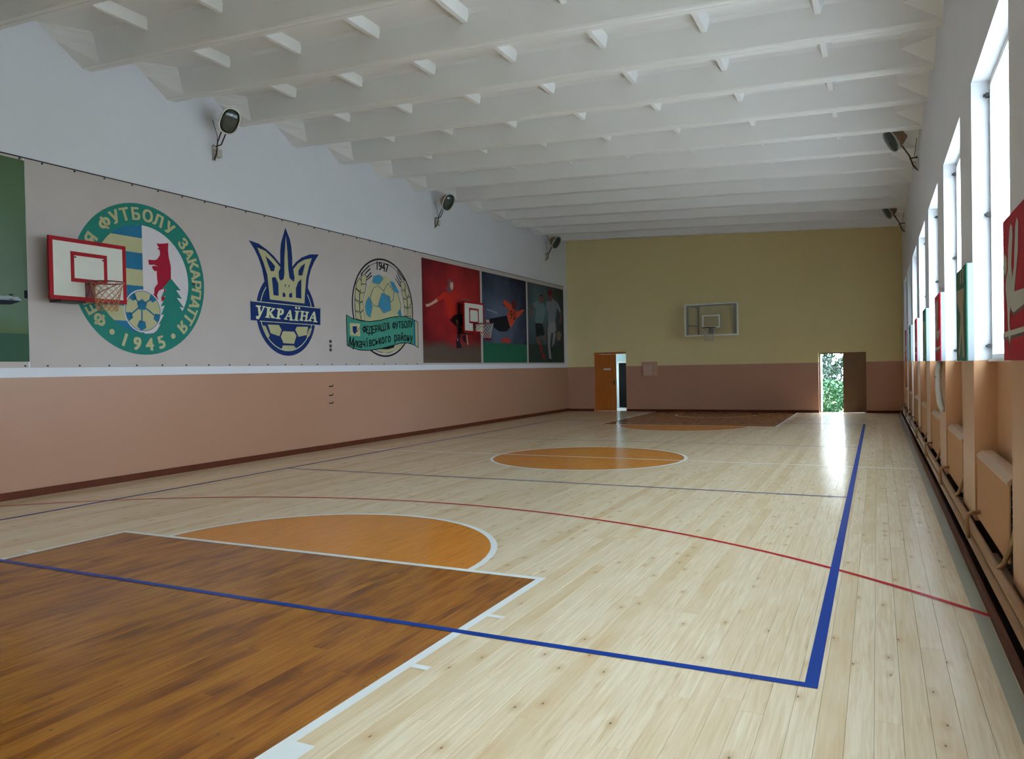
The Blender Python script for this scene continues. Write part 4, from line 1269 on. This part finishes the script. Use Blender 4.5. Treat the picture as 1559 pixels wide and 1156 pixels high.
small_goal(7.285, 3.20, 'red-edged white backboard and hoop in front of the green ring emblem', XL + 0.30, M_neto)
small_goal(18.985, 3.14, 'red-edged white backboard and hoop in front of the red footballer photo', XL + 0.30, M_net)

# clear backboard on the far wall
gx, gy = -5.05, D - 0.95
t = thing('glass_basketball_goal', (gx, D, 2.62), 'clear glass backboard with white edging and black hoop on the yellow wall', 'basketball hoop')
b0 = (gx, D, 2.62)
x0, x1, z0, z1 = gx - 0.9, gx + 0.9, 2.64, 3.745


def fstrip(x0, x1, z0, z1, w, ya, yb):
    return MB().box(x0, x1, ya, yb, z1 - w, z1).box(x0, x1, ya, yb, z0, z0 + w).box(x0, x0 + w, ya, yb, z0 + w, z1 - w).box(x1 - w, x1, ya, yb, z0 + w, z1 - w)


bd = obj('backboard', MB().box(x0 + 0.01, x1 - 0.01, gy - 0.006, gy + 0.006, z0 + 0.01, z1 - 0.01), M_clear, t, b0)
obj('board_edge', fstrip(x0, x1, z0, z1, 0.045, gy - 0.012, gy + 0.012), M_white, bd, b0)
obj('shooting_square', fstrip(gx - 0.295, gx + 0.295, z0 + 0.27, z0 + 0.71, 0.045, gy - 0.010, gy - 0.006), M_white, bd, b0)
fr = MB()
for s in (-1, 1):
    fr.box(gx + s * 0.80 - 0.025, gx + s * 0.80 + 0.025, gy + 0.02, gy + 0.06, z0 + 0.03, z1 - 0.03)
    fr.box(gx + s * 0.62 - 0.025, gx + s * 0.62 + 0.025, D - 0.06, D - 0.001, z0 + 0.06, z1 - 0.04)
    for z in (z0 + 0.38, z1 - 0.07):
        fr.tube([(gx + s * 0.80, gy + 0.05, z), (gx + s * 0.62, D - 0.03, z)], 0.02, 6)
fr.box(x0 + 0.1, x1 - 0.1, gy + 0.02, gy + 0.06, z1 - 0.09, z1 - 0.045)
obj('wall_frame', fr, M_steel, t, b0)
zr = z0 + 0.265
rm = obj('rim', MB().tube([(gx + 0.225 * math.cos(a * math.pi / 14), gy - 0.385 + 0.225 * math.sin(a * math.pi / 14), zr) for a in range(28)], 0.011, 6, closed=True), M_dark, t, b0)
obj('rim_plate', MB().box(gx - 0.09, gx + 0.09, gy - 0.02, gy - 0.012, zr - 0.2, zr + 0.03).box(gx - 0.05, gx + 0.05, gy - 0.17, gy - 0.02, zr - 0.012, zr + 0.004), M_dark, t, b0)
for s in (-1, 1):
    obj('brace', MB().tube([(gx + s * 0.06, gy - 0.02, zr - 0.18), (gx + s * 0.20, gy - 0.30, zr - 0.01)], 0.008, 5), M_dark, rm, b0)
obj('net', net(0.222, 0.13, 0.45, 12, 8, gx, gy - 0.385, zr - 0.008, 0.0055), M_net, rm, b0)


# ---- floodlights
def floodlight(sx):
    """origin at the wall bracket, +X*sx points into the room"""
    t = thing('floodlight', (0, 0, 0), '', 'floodlight')
    def P(x, y, z):
        return (x * sx, y, z)
    nrm = Vector((0.80 * sx, -0.34 if sx > 0 else -0.42, -0.46)).normalized()
    sd = Vector((0, 1, 0))
    sd = (sd - nrm * sd.dot(nrm)).normalized()
    upv = nrm.cross(sd)
    if upv.z < 0:
        upv = -upv
    c = Vector(P(0.46, -0.05, 0.52))
    def ring(off, a, b2, n=24):
        return [c + nrm * off + upv * (a * math.copysign(abs(math.sin(q)) ** 0.8, math.sin(q))) + sd * (b2 * math.copysign(abs(math.cos(q)) ** 0.8, math.cos(q))) for q in (2 * math.pi * k / n for k in range(n))]
    obj('housing', MB().loft([ring(-0.30, 0.06, 0.05), ring(-0.28, 0.09, 0.07), ring(-0.16, 0.16, 0.115), ring(-0.05, 0.205, 0.155), ring(-0.005, 0.22, 0.165)]), M_rust, t, smooth=True)
    m1 = MB()
    m1.loft([ring(-0.012, 0.234, 0.178), ring(0.012, 0.234, 0.178), ring(0.012, 0.212, 0.157), ring(-0.012, 0.212, 0.157), ring(-0.012, 0.234, 0.178)], cap0=False, cap1=False)
    obj('rim', m1, M_rim, t)
    obj('lens', MB().loft([ring(0.0, 0.214, 0.158), ring(0.022, 0.165, 0.12), ring(0.034, 0.085, 0.06), ring(0.037, 0.01, 0.008)]), M_lens, t, smooth=True)
    obj('gear_box', MB().box(*sorted((sx * 0.03, sx * 0.11)), -0.01, 0.10, -0.04, 0.10), M_rim, t)
    obj('wall_plate', MB().box(*sorted((0.0, sx * 0.02)), -0.035, 0.035, -0.10, 0.16), M_rim, t)
    m1 = MB()
    m1.tube([P(0.02, 0, -0.08), P(0.10, -0.02, 0.02), P(0.16, -0.05, 0.20), P(0.28, -0.05, 0.40)], 0.014, 6)
    m1.tube([P(0.02, 0.03, 0.16), P(0.14, 0.05, 0.18), P(0.26, 0.08, 0.42)], 0.012, 6)
    m1.tube([P(0.02, 0, 0.18), P(0.10, -0.10, 0.13), P(0.16, -0.16, 0.10)], 0.009, 5)
    obj('bracket', m1, M_hook, t)
    obj('cable', MB().tube([P(0.08, 0.02, 0.17), P(0.05, 0.05, 0.35), P(0.02, -0.02, 0.62)], 0.006, 5), M_hook, t)
    return t


fl_l = floodlight(1)
wl_lab = ['oval floodlight on the long white wall above the green ring emblem', 'oval floodlight on the long white wall above the red footballer photo', 'oval floodlight on the long white wall by the yellow end wall']
for i, y in enumerate((9.93, 17.45, 24.95)):
    o = fl_l if i == 0 else copy_tree(fl_l)
    o.location = (XL, y, 5.58)
    tag(o, wl_lab[i], 'floodlight', 'wall floodlights')
fl_r = floodlight(-1)
wr_lab = ['floodlight on the window wall above the board with a white gymnast figure', 'rusty floodlight on the window wall halfway along the hall', 'rusty floodlight on the window wall by the yellow end wall']
for i, y in enumerate((8.72, 16.25, 23.8)):
    o = fl_r if i == 0 else copy_tree(fl_r)
    o.location = (XR, y, 5.34)
    tag(o, wr_lab[i], 'floodlight', 'wall floodlights')

# ---- sport boards on the piers
M_bred = plain('red_sport_board', (0.42, 0.006, 0.025, 1), 0.55, noise=0.1, spec=0.2)
M_bgreen = plain('green_sport_board', (0.022, 0.13, 0.085, 1), 0.55, noise=0.15, spec=0.2)
M_bfig = plain('grey_white_figure_paint', (0.50, 0.50, 0.47, 1), 0.5, noise=0.08)
M_bfigd = plain('tan_figure_paint', (0.36, 0.30, 0.22, 1), 0.5, noise=0.08)
M_bframe = plain('grey_white_board_frame', (0.30, 0.33, 0.36, 1), 0.6, spec=0.2)
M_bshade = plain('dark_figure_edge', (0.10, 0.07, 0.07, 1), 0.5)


def sport_board(red):
    t = thing('sport_board', (0, 0, 0), '', 'sign')
    obj('panel', MB().box(-0.010, 0.0, -0.90, 0.0, 0.0, 0.835), M_bred if red else M_bgreen, t)
    fr = MB().box(0.0, 0.046, -0.90, -0.87, 0, 0.835).box(0.0, 0.046, -0.03, 0.0, 0, 0.835).box(0.0, 0.046, -0.87, -0.03, 0.805, 0.835).box(0.0, 0.046, -0.87, -0.03, 0, 0.03)
    obj('back_frame', fr, M_bframe, t)
    fig = RED_FIG if red else GREEN_FIG
    for i, (n, pts) in enumerate(fig):
        pts = [(min(max(a, -0.895), -0.004), min(max(b2, 0.02), 0.815)) for a, b2 in pts]
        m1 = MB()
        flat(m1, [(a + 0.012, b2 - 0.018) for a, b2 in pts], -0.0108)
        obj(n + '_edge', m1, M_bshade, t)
        obj(n, flat(MB(), pts, -0.0116 - 0.0006 * i), M_bfig if red else M_bfigd, t)
    if red:
        obj('raised_leg', flat(MB(), [(-0.70, 0.375), (-0.70, 0.292), (-0.89, 0.36), (-0.89, 0.40)], -0.0116), M_bfig, t)
        obj('beam', flat(MB(), [(-0.69, 0.177), (-0.69, 0.149), (-0.895, 0.158), (-0.895, 0.186)], -0.0116), M_bfig, t)
    return t


BOARDS = {True: sport_board(True), False: sport_board(False)}
used = {True: False, False: False}
ordn = ['', 'second', 'third', 'fourth', 'fifth', 'sixth', 'seventh', 'eighth']
for k in range(0, 7):
    red = (k % 2 == 0)
    o = copy_tree(BOARDS[red]) if used[red] else BOARDS[red]
    used[red] = True
    o.location = (XR - 0.047, 5.42 + 3.0 * k, 1.652)
    if k == 0:
        lab = 'large red board with a white gymnast figure on the window wall'
    else:
        lab = ('red' if red else 'green') + ' sport board on the ' + ordn[k] + ' window pier, counted from the gymnast board'
    tag(o, lab, 'sign', 'sport boards between the windows')

# ---- heating: radiators in the window niches, two mains along the skirting
def radiator():
    t = thing('radiator', (0, 0, 0), '', 'radiator')
    y0, y1, z0, z1 = 0.30, 1.99, 0.31, 0.83
    m1 = MB()
    n = 58
    xs, rows = [], []
    for i in range(n * 2 + 1):
        y = y0 + (y1 - y0) * i / (n * 2)
        xo = 0.012 if i % 2 else 0.02
        rows.append(((xo, y, z0), (xo, y, z1)))
    vs = [p for r in rows for p in r]
    fs = [(2 * i, 2 * i + 2, 2 * i + 3, 2 * i + 1) for i in range(n * 2)]
    m1.add(vs, fs)
    m1.box(0.02, 0.03, y0, y1, z0, z1)
    obj('front_cover', m1, M_rad, t)
    obj('top_cover', MB().loft([[(0.010, y, z1), (0.012, y, z1 + 0.02), (0.05, y, z1 + 0.055), (0.125, y, z1 + 0.06), (0.125, y, z1)] for y in (y0, y1)]), M_radtop, t)
    fins = MB()
    for i in range(9):
        z = z0 + 0.03 + i * 0.058
        fins.box(0.032, 0.12, y0 - 0.24, y1 - 0.012, z, z + 0.006)
    obj('fins', fins, M_steel, t)
    obj('shaded_back_plate', MB().box(0.12, 0.128, y0 - 0.27, y1 - 0.01, z0, z1), M_black, t)  # black plate runs past the cover to paint shade at the open end
    obj('feed_pipe', MB().tube([(-0.045, 0.30, 0.27), (-0.02, 0.22, 0.33), (0.03, 0.18, 0.50), (0.05, 0.17, 0.66), (0.06, 0.20, 0.70), (0.06, 0.27, 0.70)], 0.017, 7), M_pipe, t, smooth=True)
    obj('return_pipe', MB().tube([(-0.085, 1.70, 0.18), (-0.095, 1.70, 0.32), (-0.085, 1.72, 0.37), (-0.05, 1.76, 0.385), (0.03, 1.80, 0.385)], 0.017, 7), M_pipe, t, smooth=True)
    return t


r0 = radiator()
for k in range(-1, 7):
    o = r0 if k == -1 else copy_tree(r0)
    o.location = (XR, WIN0 + 3.0 * k, 0.0)
    if k == -1:
        lab = 'tan convector radiator under the window before the gymnast board'
    elif k == 0:
        lab = 'tan convector radiator under the window next to the gymnast board'
    else:
        lab = 'tan convector radiator in the ' + ordn[k] + ' window niche past the gymnast board'
    tag(o, lab, 'radiator', 'radiators under the windows')
for nm, x, z, r, lab in (('heating_pipe', 0.700, 0.160, 0.034, 'lower tan heating pipe along the window wall skirting'), ('heating_pipe', 0.708, 0.250, 0.030, 'upper tan heating pipe along the window wall behind the lower one')):
    t = thing(nm, (x, YN, z), lab, 'pipe', 'heating mains')
    obj('pipe', MB().tube([(x, YN + 0.02, z), (x, 9.0, z), (x, 18.0, z), (x, D - 0.05, z)], r, 12), M_pipe, t, (x, YN, z), smooth=True)
    for k in range(0, 9):
        y = 2.1 + 3.0 * k
        obj('pipe_clip', MB().box(x + r * 0.5, XR - 0.002, y - 0.012, y + 0.012, z - 0.012, z + 0.012), M_pipe, t, (x, YN, z))

# white cable duct hanging from the pier
t = thing('cable_duct', (XR, 11.05, 1.05), 'white curved plastic cable duct on the window pier below a red sport board', 'cable duct')
obj('duct', MB().tube([(XR - 0.03, 11.05, 1.645), (XR - 0.05, 11.03, 1.5), (XR - 0.055, 11.0, 1.3), (XR - 0.04, 10.93, 1.12), (XR - 0.015, 10.84, 1.03)], 0.035, 8), M_plastic, t, (XR, 11.05, 1.05), smooth=True)
obj('duct_joint', MB().box(XR - 0.095, XR - 0.015, 11.005, 11.055, 1.44, 1.46), M_steel, t, (XR, 11.05, 1.05))

# ---- switch box on the far wall
t = thing('switch_box', (-7.46, D, 1.29), 'small tan switch box on a backing plate beside the pine door', 'switch box')
b0 = (-7.46, D, 1.29)
obj('backing_plate', MB().box(-7.75, -7.17, D - 0.012, D, 1.295, 1.81), M_tanplate, t, b0)
cv = obj('cover', MB().box(-7.66, -7.31, D - 0.13, D - 0.012, 1.315, 1.69), M_tanbox, t, b0)
obj('latch', MB().box(-7.345, -7.325, D - 0.138, D - 0.13, 1.47, 1.53), M_steel, cv, b0)


# ---- garden plants seen through the open door
def leaf_cloud(mb, c, rx, ry, rz, n, size, droop=0.0):
    for _ in range(n):
        a, b2 = random.uniform(0, 2 * math.pi), math.acos(random.uniform(-1, 1))
        q = random.uniform(0.55, 1.0) ** 0.5
        p = Vector((c[0] + rx * q * math.sin(b2) * math.cos(a), c[1] + ry * q * math.sin(b2) * math.sin(a), c[2] + rz * q * math.cos(b2)))
        d = Vector((random.uniform(-1, 1), random.uniform(-1, 1), random.uniform(-0.6, 0.8) - droop)).normalized()
        s = d.cross(Vector((random.uniform(-1, 1), random.uniform(-1, 1), random.uniform(-1, 1)))).normalized()
        L = size * random.uniform(0.7, 1.3)
        mb.add([p, p + d * L * 0.5 + s * L * 0.3, p + d * L, p + d * L * 0.5 - s * L * 0.3], [(0, 1, 2, 3)])


def shrub(x, y, r, h, lab, seed):
    random.seed(seed)
    t = thing('shrub', (x, y, -0.25), lab, 'shrub', 'shrubs in the garden')
    b0 = (x, y, -0.25)
    m1 = MB()
    leaf_cloud(m1, (x, y, -0.25 + h * 0.5), r, r, h * 0.52, 2600, 0.13)
    obj('foliage', m1, M_leaf, t, b0)
    m1 = MB()
    for i in range(6):
        a = i * 1.05
        m1.tube([(x, y, -0.25), (x + 0.3 * r * math.cos(a), y + 0.3 * r * math.sin(a), h * 0.3), (x + 0.6 * r * math.cos(a), y + 0.6 * r * math.sin(a), h * 0.6)], [0.03, 0.02, 0.01], 5)
    obj('stem', m1, M_bark, t, b0)


shrub(-1.9, 31.2, 1.1, 1.25, 'low bright green shrub straight outside the open garden door', 1)
shrub(0.75, 31.9, 1.2, 1.35, 'low bright green shrub hidden partly by the brown door leaf', 2)
shrub(-4.4, 32.4, 1.2, 1.5, 'low bright green shrub beyond the white open door leaf', 3)


def tree(x, y, h, lab, seed, droop):
    random.seed(seed)
    t = thing('tree', (x, y, -0.25), lab, 'tree', 'trees in the garden')
    b0 = (x, y, -0.25)
    m1 = MB()
    m1.tube([(x, y, -0.25), (x + 0.1, y, h * 0.3), (x - 0.05, y + 0.1, h * 0.65), (x, y, h * 0.9)], [0.16, 0.12, 0.08, 0.03], 8)
    for i in range(7):
        a = i * 0.9
        m1.tube([(x, y, h * (0.35 + 0.06 * i)), (x + 0.9 * math.cos(a), y + 0.9 * math.sin(a), h * (0.5 + 0.06 * i)), (x + 1.5 * math.cos(a), y + 1.5 * math.sin(a), h * (0.48 + 0.05 * i))], [0.06, 0.04, 0.015], 5)
    obj('trunk', m1, M_bark, t, b0)
    m1 = MB()
    for i in range(16):
        a, r = random.uniform(0, 6.28), random.uniform(0.3, 1.7)
        cz = h * random.uniform(0.35, 0.9)
        leaf_cloud(m1, (x + r * math.cos(a), y + r * math.sin(a), cz), 0.45, 0.45, 0.9 if droop else 0.5, 230, 0.17, 0.8 if droop else 0.0)
    obj('crown', m1, M_leafd, t, b0)


tree(-2.9, 37.5, 5.0, 'drooping dark green tree standing behind the garden shrubs', 11, True)
tree(0.8, 39.0, 5.5, 'taller drooping dark green tree further back in the garden', 12, True)
tree(-6.5, 40.0, 6.0, 'bushy dark green tree beyond the white door leaf', 13, False)
tree(5.2, 40.5, 6.0, 'bushy dark green tree at the side of the garden', 14, False)
for i, (x, y) in enumerate(((-1.2, 43.0), (2.2, 45.0), (-4.6, 45.0))):
    random.seed(30 + i)
    t = thing('hedge_bush', (x, y, -0.25), ('dense round dark bush at the back of the garden', 'dense round dark bush behind the tall tree', 'dense round dark bush behind the drooping tree')[i], 'bush', 'back bushes')
    m1 = MB()
    leaf_cloud(m1, (x, y, 0.75), 1.6, 1.2, 1.05, 2200, 0.2)
    obj('foliage', m1, M_leafd, t, (x, y, -0.25))
    obj('stem', MB().tube([(x, y, -0.25), (x + 0.05, y, 0.4), (x, y, 1.0)], [0.06, 0.05, 0.02], 6), M_bark, t, (x, y, -0.25))

# thujas added in the yard to dim the far windows
for i, (y, lab) in enumerate(((19.9, 'tall dense conifer added to shade the middle windows'), (22.7, 'tall dense conifer added to shade the window wall near its far end'), (25.6, 'tall dense conifer added to shade the last window by the yellow wall'))):
    random.seed(50 + i)
    x, h, r = 2.95, 7.6 + 0.4 * i, 1.38
    t = thing('shade_thuja', (x, y, -0.25), lab, 'tree', 'thujas added to dim the far windows')
    b0 = (x, y, -0.25)
    m1 = MB()
    for j in range(24):
        f = j / 23.0
        rr = r * (1.0 - f) ** 0.4 + 0.08
        leaf_cloud(m1, (x, y, 0.1 + f * (h - 0.3)), rr, rr, 0.35, int(140 + 420 * rr), 0.28)
    obj('foliage', m1, M_leafd, t, b0)
    obj('trunk', MB().tube([(x, y, -0.25), (x, y, h * 0.5), (x, y, h * 0.95)], [0.14, 0.09, 0.02], 7), M_bark, t, b0)
